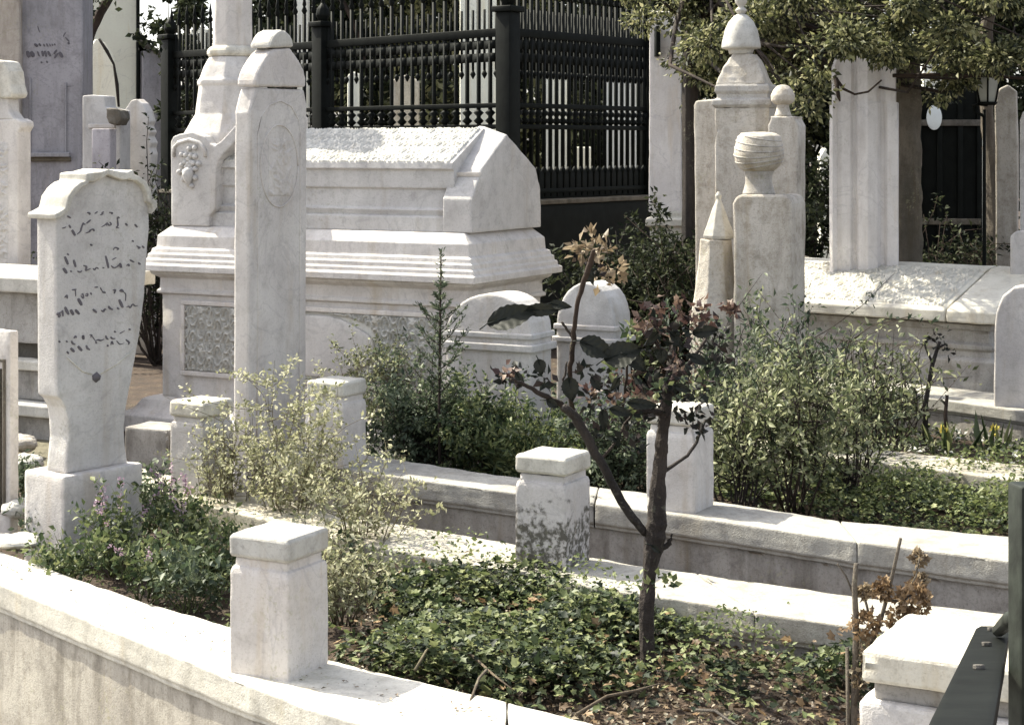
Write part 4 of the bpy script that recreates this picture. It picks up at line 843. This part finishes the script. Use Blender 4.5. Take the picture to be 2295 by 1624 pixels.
cover('herb_ground_cover', 'small herbs carpeting the bed left of the nearest post', bedL, .01, .17, 7500, .026, 'mint', thin=lambda xy, m: np.clip(.6 + m * 2 + fnoise(xy, 10, 4.0), .1, 1), msc=3)
bedP = [G(x, y, .05) for x, y in ((1560, 985), (1905, 1001), (2294, 1042), (2500, 1060), (2470, 950), (2294, 930), (1993, 905), (1700, 860))]
cover('grassy_bed', 'patchy dark leaves and debris behind the narrow kerb at right', bedP, .01, .1, 5000, .03, 'ivy')
cover('pale_debris', 'pale broken bits lying in the bed behind the narrow kerb', bedP, .01, .05, 900, .04, 'white', thin=lambda xy, m: np.clip(m * 3, 0, 1))
bedC = [G(x, y, .05) for x, y in ((780, 1040), (1082, 1062), (1560, 1118), (1600, 985), (1380, 900), (1000, 900), (820, 960))]
cover('mid_bed_cover', 'leafy cover of the middle bed behind the third kerb', bedC, .02, .28, 11000, .032, 'ever', msc=2)
# herbs in the left bed
hg = 'flowering herbs in the left bed'
for i, (px, py, h, rx, m, fl, lab) in enumerate((
    (150, 1330, .26, .17, 'mint', None, 'leafy herb clump spilling onto the kerb at far left'),
    (262, 1290, .40, .12, 'mint', ('pink', 6, .012, .10), 'tall herb with mauve flower spikes before the inscribed stone pedestal'),
    (330, 1345, .28, .16, 'mint', ('pink', 3, .010, .05), 'bushy herb with a few pink tips right of the tallest flower spike'),
    (430, 1370, .26, .16, 'ever', None, 'dark leafy herb in the shade left of the nearest post'),
    (410, 1240, .36, .13, 'mint', ('pink', 7, .013, .08), 'herb with mauve flowers in front of the small square post at left'),
    (340, 1190, .34, .07, 'ever', None, 'narrow dark herb rising right of the inscribed stone pedestal'),
    (500, 1320, .30, .14, 'mint', None, 'green herb touching the left side of the nearest post'),
    (90, 1240, .24, .10, 'ever', None, 'small dark herb by the left end of the pedestal'))):
    g = G(px, py, .02); shrub('herb_plant', lab, 'herb', g, rx, rx, h, 16, 620, .032, m, 'greenstem', .003, flowers=fl, group=hg, width=.6, spiky=.3)
# pale shrub round the tall headstone
for px, py, h, rx, n, lab in ((640, 1205, .76, .26, 3800, 'pale yellow green twiggy shrub in front of the tall headstone'), (810, 1270, .52, .22, 1500, 'thin pale shrub between the nearest post and the second kerb'), (520, 1180, .62, .14, 1300, 'wispy pale shrub left of the tall headstone foot'), (770, 1400, .34, .14, 1100, 'young pale green shrub just behind the nearest post')):
    shrub('pale_shrub', lab, 'shrub', G(px, py, .02), rx, rx * .7, h, 20, n, .024, 'pale', 'twig', .003, low=.2, group='pale shrubs', width=.55, twigs=4)
# green shrubs of the middle bed
gs_ = 'green shrubs in the middle bed'
shrub('evergreen_shrub', 'dense dark green shrub left of the round topped stones', 'shrub', G(965, 1098, .02), .28, .16, .70, 40, 9000, .032, 'ever', 'bark', .005, group=gs_, width=.45)
shrub('evergreen_shrub', 'mid green shrub below the round topped stone with the dark leaf', 'shrub', G(1085, 1108, .02), .26, .16, .60, 34, 7000, .034, 'mint', 'bark', .004, group=gs_, width=.45)
shrub('evergreen_shrub', 'low arching grassy shrub behind the mossy post', 'shrub', G(1190, 1128, .02), .26, .16, .42, 34, 4200, .05, 'mint', 'greenstem', .003, group=gs_, width=.22, spiky=.8)
shrub('evergreen_shrub', 'small leafed shrub between the rose tree trunk and its left branch', 'shrub', G(1385, 1148, .02), .20, .15, .62, 30, 5200, .03, 'ever', 'bark', .004, group=gs_)
shrub('evergreen_shrub', 'low bright shrub under the second round topped stone', 'shrub', G(1300, 1130, .02), .16, .12, .40, 20, 2600, .028, 'cover', 'bark', .003, group=gs_)
yc = 8.75; tcn = thing('conifer_seedling', 'slender upright conifer shoot in front of the big tomb corner', 'sapling', (P(986, 0, yc).x, yc, 0)); mb = MB()
mb.tube([P(986, 1150, yc), P(984, 900, yc), P(986, 720, yc), P(988, 562, yc)], [.008, .007, .006, .003], 6); ps, ds = [], []
for k in range(11):
    y = 905 - k * 26; L_ = (75 if 3 <= k <= 7 else 34) * (1 - k * .045) * (.55 if k > 8 else 1)
    for sg in (-1, 1):
        e = (986 + sg * L_ * random.uniform(.7, 1.1), y - L_ * random.uniform(.7, 1.2)); a, b = P(986, y, yc), P(*e, yc + random.uniform(-.12, .12)); mb.tube([a, a.lerp(b, .5) - ZV * .01, b], [.003, .0025, .001], 4)
        t = RNG.uniform(.1, 1, (46, 1)); ps.append(np.array(a) * (1 - t) + np.array(b) * t + RNG.normal(size=(46, 3)) * .004); ds.append(unit(RNG.normal(size=(46, 3))) * .8 + np.array((b - a).normalized()))
t = RNG.uniform(0, 1, (260, 1)); ps.append(np.array(P(984, 860, yc)) * (1 - t) + np.array(P(988, 560, yc)) * t + RNG.normal(size=(260, 3)) * .007); ds.append(unit(RNG.normal(size=(260, 3))) + [0, 0, .8])
obj('stems', mb, 'bark', tcn, bevel=0, worn=0); fobj('foliage', [leaves(np.concatenate(ps), np.concatenate(ds), .024, .3)], 'ever', tcn)
shrub('feathery_shrub', 'grey green feathery shrub against the carved panel of the big tomb', 'shrub', G(860, 1010, .02), .18, .12, .72, 22, 3000, .024, 'silver', 'twig', .003, group='feathery shrubs')
for px, py, h, rx, n, m, lab in ((1655, 1178, .84, .20, 2300, 'silver', 'upright grey green shrub just right of the rose tree'), (1775, 1165, .96, .26, 2900, 'silver', 'broad feathery shrub in front of the turban headstone'), (1900, 1120, .82, .22, 1800, 'silver', 'twiggy shrub at the right of the feathery ones, before the low tomb'), (1640, 1100, 1.05, .2, 2400, 'ever', 'shrub at the foot of the cone topped pillar'), (1800, 1060, 1.0, .26, 2400, 'ever', 'dark green shrub behind the broad feathery one'), (1960, 1030, .85, .22, 1300, 'silver', 'pale shrub against the side of the low tomb'), (1560, 1090, .72, .12, 1300, 'ever', 'narrow shrub behind the post by the rose tree trunk')):
    shrub('feathery_shrub', lab, 'shrub', G(px, py, .02), rx, rx * .7, h, 17, int(n * .78), .040, m, 'bark', .0055, group='feathery shrubs', width=.42, spiky=.35, twigs=4, low=.3)
shrub('young_shrub', 'small green plant with white flowers before the low tomb', 'shrub', G(2010, 985, .02), .2, .15, .38, 16, 1100, .03, 'mint', 'greenstem', .003, flowers=('white', 3, .01, .03))
# thin rose stems at right
def stemplant(name, label, cat, lines, Y, rad, leafpts, mat, size, n=14, lob=False, bark='bark', group=None, base=None):
    b0 = P(*lines[0][0], Y); root = thing(name, label, cat, (b0.x, b0.y, b0.z), group); mb = MB()
    for ln, r in zip(lines, rad): 
        k = len(ln); mb.tube([P(x, y, Y + .01 * i) for i, (x, y) in enumerate(ln)], [r * (1 - .5 * i / k) for i in range(k)], 7)
    obj('stems', mb, bark, root, bevel=0, worn=0); ps = []
    for x, y, s in leafpts:
        c = np.array(P(x, y, Y)); ps.append(c + RNG.normal(size=(n, 3)) * s * Y / F * .6)
    p = np.concatenate(ps); d = RNG.normal(size=p.shape) + [0, 0, -.2]
    fobj('foliage', [leaves(p, d, size * RNG.uniform(.6, 1.3, len(p)), .6)], mat, root); return root
YR = G(2072, 1000, .03).y
stemplant('rose_bush', 'thin dark rose stem with a few reddish leaves standing before the low tomb', 'shrub', [[(2072, 1000), (2074, 900), (2088, 820), (2105, 765)], [(2090, 815), (2078, 790), (2070, 770)], [(2100, 780), (2120, 770)]], YR, (.017, .008, .008), [(2105, 760, 22), (2122, 780, 18), (2082, 765, 12)], 'rose', .035, 12)
stemplant('short_stem', 'short bare dark stem right of the thin rose stem', 'shrub', [[(2122, 985), (2118, 930), (2122, 885)], [(2118, 905), (2108, 895)]], YR - .1, (.014, .008), [(2118, 890, 8)], 'rose', .02, 4)
for x, y, lab in ((2112, 968, 'left yellow flower near the dark rose stem'), (2228, 962, 'right yellow flower near the edge')):
    c = P(x, y, YR - .25); t = thing('yellow_flower', lab, 'flower', (c.x, c.y, 0), 'yellow flowers')
    obj('stalk', MB().tube([Vector((c.x, c.y, 0)), Vector((c.x + .01, c.y, c.z / 2)), c], .003, 5), 'greenstem', t, bevel=0, worn=0)
    fobj('petals', [leaves(np.array(c) + RNG.normal(size=(16, 3)) * .008 + [0, 0, 0], RNG.normal(size=(16, 3)) + [0, 0, .8], .035, .5)], 'yellow', t)
    fobj('blades', [leaves(np.tile([c.x, c.y, 0.02], (9, 1)) + RNG.normal(size=(9, 3)) * [.04, .04, .01], RNG.normal(size=(9, 3)) * .25 + [0, 0, 1], RNG.uniform(.12, .26, 9), .09)], 'ivy', t)
# ---------------------------------------------------------------- the rose tree in the middle
YT = G(1452, 1500, .02).y
tr = thing('rose_tree', 'small dark rose tree with a forked trunk and sparse leaves standing in the ivy bed', 'tree', P(1452, 1490, YT))
def br(pts, w, dy=0, n=9):
    """branch through photo positions; w = half widths in photo units"""
    P3 = [P(x, y, YT + dy * i / max(1, len(pts) - 1)) for i, (x, y) in enumerate(pts)]; out, rad = [], []
    for i in range(len(P3) - 1):
        for k in range(4):
            t = k / 4; out.append(P3[i].lerp(P3[i + 1], t) + Vector(RNG.normal(size=3)) * .0016); rad.append((w[i] * (1 - t) + w[i + 1] * t) * YT / F)
    out.append(P3[-1]); rad.append(w[-1] * YT / F); m = MB(); m.tube(out, rad, n); return m
TRK = obj('trunk', br([(1450, 1560), (1450, 1470), (1449, 1390), (1452, 1300), (1460, 1230), (1470, 1170), (1474, 1100), (1480, 1010), (1489, 930), (1496, 880)], (20, 19, 17, 16, 20, 23, 18, 15, 13, 11)), 'bark', tr, bevel=0, worn=.02, sub=3)
brs = [([(1446, 1195), (1420, 1165), (1385, 1110), (1350, 1045), (1318, 985), (1290, 935), (1262, 910)], (9, 10, 10, 10, 11, 11, 8), -.15), ([(1290, 938), (1255, 905), (1215, 885), (1170, 860), (1145, 850)], (8, 7, 6, 4, 3), -.25), ([(1284, 925), (1277, 880), (1278, 820), (1285, 760), (1290, 700), (1306, 640), (1322, 590), (1330, 560)], (6, 5, 6, 6, 5, 6, 7, 4), -.2),
       ([(1496, 885), (1500, 830), (1508, 780), (1500, 730)], (15, 10, 7, 4), .1), ([(1500, 860), (1540, 820), (1575, 770), (1590, 740)], (7, 5, 4, 3), .15), ([(1492, 925), (1450, 918), (1400, 925), (1370, 915)], (9, 8, 8, 4), -.1), ([(1480, 1060), (1530, 1030), (1560, 990), (1580, 940)], (5, 4, 4, 3), .1), ([(1340, 1035), (1380, 990), (1400, 950), (1440, 890)], (4, 3, 3, 2), .05),
       ([(1272, 880), (1262, 850), (1270, 810)], (3, 3, 2), 0), ([(1258, 720), (1275, 745), (1286, 765)], (3, 3, 3), 0), ([(1392, 930), (1400, 870), (1405, 820), (1390, 790)], (4, 3, 3, 2), -.05), ([(1465, 1240), (1500, 1215), (1506, 1195)], (8, 6, 2), 0), ([(1505, 800), (1470, 770), (1455, 740)], (5, 4, 2), 0)]
for pts, w_, dy in brs: obj('branch', br(pts, w_, dy, 7), 'bark', tr, bevel=0, worn=0)
def bigleaf(x, y, rx, ry, ang, mat='rose', dy=-.12, crv=.35):
    """a leaf blade with pointed tip, midrib fold, side veins and wavy rim, on a short stalk"""
    c = P(x, y, YT + dy); a = math.radians(ang); k = (YT + dy) / F; mb = MB(); nx, ny = 34, 12
    tw = random.uniform(-.5, .5)
    ax = Vector((math.cos(a), tw * .4, -math.sin(a))).normalized(); ay = Vector((math.sin(a), .35 + tw, math.cos(a))).normalized(); nn = Vector((0, -1, .15))
    for i in range(nx + 1):
        t = i / nx; wd = (math.sin(math.pi * t ** .82) ** .85) * (1.05 - .25 * t) * (1 + .05 * math.sin(46 * t)) + .012; tt = t * 2 - 1
        for j in range(ny + 1):
            s_ = j / ny * 2 - 1
            vein = .02 * rx * k * math.sin(34 * (t - .25 * abs(s_)))
            p = c + ax * (tt * rx * k) + ay * (s_ * wd * ry * k) + nn * (abs(s_) * .42 * ry * k - crv * tt * tt * rx * k * .6 + .08 * rx * k * math.sin(6 * t + 2 * s_ + tw * 4) * abs(s_) + vein); mb.v.append(tuple(p))
    for i in range(nx):
        for j in range(ny): b = i * (ny + 1) + j; mb.f.append((b, b + 1, b + ny + 2, b + ny + 1))
    e = c - ax * rx * k; mb.tube([e - ax * .025 - ZV * .012, e, c + nn * -.001], [.0022, .002, .0012], 5)
    return obj('leaf', mb, mat, tr, bevel=0, worn=0)
for L5 in ((1150, 708, 62, 32, -16), (1218, 694, 44, 16, -4), (1256, 684, 26, 12, 10), (1338, 780, 44, 30, 24), (1396, 792, 46, 34, -16), (1426, 812, 30, 20, 40), (1278, 872, 28, 22, 80), (1210, 822, 18, 15, 75), (1482, 800, 18, 16, 85), (1580, 742, 30, 16, -10), (1565, 806, 26, 14, 25), (1352, 940, 24, 16, 80), (1440, 905, 36, 13, 5), (1392, 922, 28, 12, 15), (1322, 618, 24, 12, 70), (1165, 850, 20, 10, 60), (1238, 905, 16, 10, 30), (1530, 870, 22, 10, 20), (1470, 1230, 14, 7, 40), (1515, 760, 24, 13, 50), (1460, 760, 24, 12, 130), (1335, 860, 20, 11, 60), (1378, 862, 20, 11, 120)): bigleaf(*L5)
def cluster(nm, pts, mat, size, n, Y=None):
    for x, y, s in pts:
        c = np.array(P(x, y, (Y or YT) - RNG.uniform(-.06, .12))); p = c + RNG.normal(size=(n, 3)) * s * YT / F * .5; d = (p - c) + RNG.normal(size=p.shape) * .02 + [0, 0, .005]
        fobj(nm, [leaves(p, d, size * RNG.uniform(.6, 1.3, n), .62) if mat != 'red' else lobed(p, d, size * RNG.uniform(.6, 1.2, n))], mat, tr)
cluster('top_leaf_cluster', [(1330, 548, 30), (1302, 560, 22), (1350, 560, 22), (1378, 608, 24), (1345, 620, 18)], 'bronze', .032, 26)
cluster('top_leaf_shadow', [(1315, 590, 20), (1330, 610, 18)], 'rose', .03, 14)
cluster('red_leaf_cluster', [(1500, 690, 30), (1465, 708, 24), (1545, 690, 26), (1635, 692, 12), (1575, 728, 20)], 'red', .034, 14)
cluster('leaf_cluster', [(1310, 830, 16), (1345, 870, 18), (1600, 780, 20), (1610, 820, 18), (1575, 870, 20), (1480, 930, 16), (1220, 850, 14), (1300, 940, 16), (1520, 900, 20), (1430, 790, 18), (1480, 730, 22), (1540, 740, 22), (1610, 740, 18), (1330, 980, 14), (1420, 1000, 16), (1540, 950, 16), (1500, 760, 26), (1460, 790, 24), (1540, 840, 24), (1500, 830, 26), (1420, 850, 24), (1380, 880, 24), (1360, 850, 20), (1450, 860, 22), (1560, 900, 20), (1330, 900, 18), (1400, 960, 24), (1440, 940, 20), (1160, 835, 22), (1130, 850, 18), (1560, 960, 18), (1590, 930, 18), (1350, 960, 20)], 'rose', .036, 15)
cluster('brown_leaf_cluster', [(1470, 740, 24), (1530, 760, 24), (1580, 700, 22), (1440, 730, 20), (1390, 850, 20), (1420, 890, 20), (1320, 880, 16), (1520, 820, 22), (1560, 850, 20), (1140, 840, 14), (1370, 900, 18)], 'brownred', .03, 16)
cluster('young_leaf_cluster', [(1370, 830, 20), (1425, 760, 22), (1415, 735, 16), (1480, 860, 18), (1390, 925, 20), (1580, 855, 18), (1440, 820, 20), (1470, 1310, 22), (1425, 1305, 22), (1500, 1300, 14)], 'mint', .03, 14)
# dry hydrangea by the right block
YHy = G(1912, 1800, .0).y
ty = thing('dry_hydrangea', 'dead hydrangea with brown flower heads beside the broad stone block', 'shrub', (P(1912, 1624, YHy).x, YHy, 0))
mb = MB()
for ln, r in (([(1912, 1800), (1912, 1624), (1916, 1500), (1918, 1400), (1914, 1310), (1918, 1262)], .011), ([(1914, 1580), (1935, 1480), (1970, 1400), (1992, 1320), (2010, 1240), (2018, 1205)], .007), ([(1912, 1330), (1895, 1290), (1876, 1262)], .003), ([(1985, 1345), (2020, 1345), (2045, 1330)], .004), ([(1925, 1520), (1980, 1440), (2030, 1400)], .005), ([(1905, 1790), (1900, 1600), (1898, 1450)], .006), ([(1960, 1420), (1945, 1370), (1935, 1330)], .004), ([(2030, 1330), (2052, 1290), (2060, 1250)], .003)):
    mb.tube([P(x, y, YHy + .02 * math.sin(i)) for i, (x, y) in enumerate(ln)], [r * (1 - .08 * i) for i in range(len(ln))], 7)
obj('stems', mb, 'barkl', ty, bevel=0, worn=0)
def head(nm, x, y, r, mat, n=240, dy=0):
    c = np.array(P(x, y, YHy + dy)); d = unit(RNG.normal(size=(n, 3))); k = r * YHy / F
    return fobj(nm, [lobed(c + d * k * RNG.uniform(.45, .95, (n, 1)) * [1, .8, 1.05], d + RNG.normal(size=d.shape) * .8, .018 * RNG.uniform(.6, 1.3, n))], mat, ty)
head('flower_head', 2045, 1345, 42, 'dry'); head('flower_head', 2062, 1300, 18, 'bronze', 60, .1).select_set(False)
head('flower_head', 1975, 1320, 24, 'dry', 110); head('flower_head', 1935, 1325, 16, 'bronze', 60); head('flower_head', 2058, 1250, 17, 'bronze', 60, .1)
head('withered_leaves', 1940, 1400, 34, 'dry', 110); head('withered_leaves', 1950, 1460, 30, 'litter', 110); head('withered_leaves', 2010, 1392, 26, 'dry', 70); head('withered_leaves', 1925, 1520, 22, 'litter', 60)
# dark shrubs and trees behind
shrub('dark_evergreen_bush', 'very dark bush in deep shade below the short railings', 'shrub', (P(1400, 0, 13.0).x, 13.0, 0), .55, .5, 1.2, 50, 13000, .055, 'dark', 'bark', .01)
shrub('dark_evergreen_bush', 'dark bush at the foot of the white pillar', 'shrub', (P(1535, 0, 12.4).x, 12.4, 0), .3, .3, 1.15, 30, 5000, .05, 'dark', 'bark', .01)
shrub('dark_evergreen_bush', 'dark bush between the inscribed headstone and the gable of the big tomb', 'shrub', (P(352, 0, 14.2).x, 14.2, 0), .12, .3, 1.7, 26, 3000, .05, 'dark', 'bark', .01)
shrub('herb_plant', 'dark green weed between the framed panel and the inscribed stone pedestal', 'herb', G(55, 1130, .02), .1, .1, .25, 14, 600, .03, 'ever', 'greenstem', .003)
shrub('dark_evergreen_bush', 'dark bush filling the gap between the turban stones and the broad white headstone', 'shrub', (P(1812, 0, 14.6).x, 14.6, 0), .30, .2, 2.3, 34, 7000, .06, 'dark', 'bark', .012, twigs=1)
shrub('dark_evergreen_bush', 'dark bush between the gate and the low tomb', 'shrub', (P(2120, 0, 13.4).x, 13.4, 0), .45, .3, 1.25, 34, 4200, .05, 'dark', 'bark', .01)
yI = 13.4
tree('overhanging_tree', 'slim dark trunked tree whose leaves hang over the domed headstone', (P(1548, 0, yI).x, yI, 0), 4, .09,
     [(P(1640, 60, 13.2), .7, .6, .42), (P(1860, 60, 12.3), 1.1, .9, .38), (P(2120, 70, 12.0), 1.2, .9, .36), (P(1620, 170, 13.6), .35, .3, .35), (P(1790, 150, 11.6), .3, .3, .30), (P(1560, -60, 13.4), .9, .8, .4), (P(1800, 110, 12.9), .5, .5, .42), (P(2010, 130, 12.9), .5, .4, .3), (P(2000, -60, 12.6), 1.8, 1.0, .4)],
     52000, .045, 'canopy', 16, clump=.2, trunkpts=[P(1552, 900, yI), P(1550, 640, yI), P(1548, 400, yI), P(1546, 200, yI), P(1548, 60, yI), P(1552, -60, yI), P(1575, -200, yI)], bare=.6)
lbm = MB(); lbm.tube([P(1868, 170, 12.0), P(1890, 200, 12.0), P(1915, 212, 12.0), P(1945, 206, 12.0), P(1975, 180, 12.0)], [.012, .01, .008, .008, .006], 6); lbm.tube([P(1872, 175, 12), P(1878, 215, 12), P(1882, 228, 12)], [.016, .014, .004], 6); lbm.tube([P(2000, 170, 12.2), P(2100, 168, 12.2), P(2200, 170, 12.2), P(2300, 176, 12.2)], [.014, .014, .012, .012], 6)
tag(obj('hanging_twig', lbm, 'bark', loc=P(1868, 170, 12), bevel=0, worn=0), 'dark looping twig hanging before the top of the broad white headstone', 'twig')
tag(obj('tree_trunk', MB().tube([P(2222, 900, 13.6), P(2226, 640, 13.6), P(2232, 500, 13.6), P(2224, 380, 13.6), P(2212, 280, 13.6), P(2205, 180, 13.6), P(2210, 60, 13.6), P(2230, -60, 13.6)], [.13, .11, .085, .06, .05, .05, .05, .05], 12), 'barkl', loc=P(2222, 900, 13.6), bevel=0, worn=.03, sub=3), 'mottled rough tree trunk behind the lamp post', 'tree')
# bare leaning branch tree at upper left
tlb = thing('leaning_tree', 'dark leaning tree crossing the sunlit house at upper left', 'tree', P(184, 560, 18.2))
mb = MB(); mb.tube([P(160, 700, 18.2), P(182, 330, 18.2), P(185, 240, 18.2), P(190, 150, 18.2), P(200, 90, 18.2), P(214, 50, 18.2), P(236, 10, 18.2), P(262, -50, 18.2)], [.05, .05, .03, .035, .045, .05, .05, .06], 9); mb.tube([P(204, 80, 18.2), P(190, 45, 18.2), P(182, 40, 18.2)], [.03, .025, .02], 6); mb.tube([P(200, 84, 18.2), P(187, 92, 18.2), P(182, 130, 18.2)], [.025, .02, .02], 6)
obj('trunk', mb, 'bark', tlb, bevel=0, worn=.02, sub=2); mb = MB(); mb.tube([P(222, 88, 18.1), P(240, 116, 18.1), P(255, 145, 18.1), P(262, 190, 18.1), P(266, 240, 18.1)], [.014, .02, .012, .02, .012], 6); obj('twig', mb, 'bark', tlb, bevel=0, worn=0)
vf = []
for x, y, s in ((200, 10, 30), (225, -5, 26), (188, 30, 14), (330, 65, 26), (325, 95, 24), (350, 105, 26), (308, 80, 12), (345, 40, 30)):
    c = np.array(P(x, y, 18)); p = c + RNG.normal(size=(26, 3)) * s * 18 / F * .45; vf.append(leaves(p, RNG.normal(size=p.shape), .07 * RNG.uniform(.6, 1.3, 26), .6))
fobj('leaves', vf, 'dark', tlb)
# trees behind the fence
bt = [((-2.6, 24, 0), 8, 'dark', 'dense dark tree behind the railings above the big tomb'), ((-.6, 23, 0), 8, 'canopy', 'tree with paler leaves behind the railings right of the hooded headstone'), ((1.6, 24, 0), 8, 'dark', 'dark tree straight behind the fence corner'), ((3.4, 25, 0), 8, 'canopy', 'tree behind the white pillar'), ((6.2, 23, 0), 8, 'dark', 'dark tree behind the broad white headstone'), ((8.6, 24, 0), 8, 'dark', 'dark tree at the far right behind the lamp post')]
for i, (b, h, m, lab) in enumerate(bt):
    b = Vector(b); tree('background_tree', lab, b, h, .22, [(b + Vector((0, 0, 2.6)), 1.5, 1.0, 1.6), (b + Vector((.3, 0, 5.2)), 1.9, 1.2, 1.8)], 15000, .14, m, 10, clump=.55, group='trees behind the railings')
b = Vector((P(408, 0, 21).x, 21, 0)); tree('background_tree', 'small dark tree with pale gaps between the leaning tree and the tall pillar', b, 4, .06, [(b + Vector((0, 0, 3.2)), .36, .3, .75), (b + Vector((.1, 0, 2.2)), .3, .3, .6)], 2600, .09, 'dark', 8, clump=.16, group='trees behind the railings')
# hedge filling the view behind the fence
hx = np.stack([RNG.uniform(-3.6, 10, 26000), RNG.uniform(25.5, 28, 26000), RNG.uniform(0, 1, 26000) ** .8 * 4.6], 1)
hk = np.array([mnoise.noise(Vector((p[0] * .8, 0, p[2] * .8))) for p in hx]) > -.22; hx = hx[hk]
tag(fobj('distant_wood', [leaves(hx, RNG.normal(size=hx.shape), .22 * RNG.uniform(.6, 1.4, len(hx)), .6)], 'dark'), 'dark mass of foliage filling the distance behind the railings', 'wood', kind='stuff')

# fallen twigs in the front bed
for i, (x0, y0, x1, y1, lab) in enumerate(((1010, 1450, 1150, 1545, 'bare twig crossing the ivy left of the rose tree'), (1290, 1600, 1480, 1530, 'pale fallen twig on the bare soil below the rose tree'), (1560, 1590, 1680, 1640, 'short fallen twig on the soil right of the rose tree'), (930, 1500, 1000, 1420, 'thin dead stem poking out of the ivy at left'), (1090, 1500, 1040, 1600, 'dead stem bending towards the front kerb'))):
    a, b = G(x0, y0, .15), G(x1, y1, .13); tag(obj('fallen_twig', MB().tube([a, a.lerp(b, .35) + ZV * .02, a.lerp(b, .7) + ZV * .005, b], [.005, .0045, .004, .002], 6), 'barkl' if i != 3 else 'twig', loc=a, bevel=0, worn=0), lab, 'twig', 'fallen twigs in the front bed')

# dead leaves and crumbs
cover('dead_leaves', 'scattered dead brown and yellow leaves lying on the ivy', bed1, .05, .10, 420, .030, 'dry', lob=True)
topk = [G(x, y, .15) for x, y in ((0, 1250), (300, 1356), (520, 1422), (740, 1496), (1134, 1590), (1134, 1640), (860, 1590), (517, 1480), (0, 1280))]
tag(fobj('fallen_crumbs', [leaves(np.c_[sample(topk, 150), np.full(150, .146)], RNG.normal(size=(150, 3)) * [1, 1, .1], .014 * RNG.uniform(.4, 1.4, 150), .6, up=(0, 0, 3))], 'litter'), 'small dry leaves and crumbs lying on the top of the front kerb', 'litter', kind='stuff')
rr = bpy.data.objects['iron_handrail']
bt_ = MB()
for t in (.08, .3, .55):
    p = a_r.lerp(b_r, t) + n_r * .009; bt_.loft([[p + (s_r * math.cos(q) + d_r * math.sin(q)) * .009 + n_r * h_ for q in np.linspace(0, 2 * math.pi, 7)[:-1]] for h_ in (0, .007)])
obj('bolt_row', bt_, 'brown', rr, bevel=.001, worn=0)
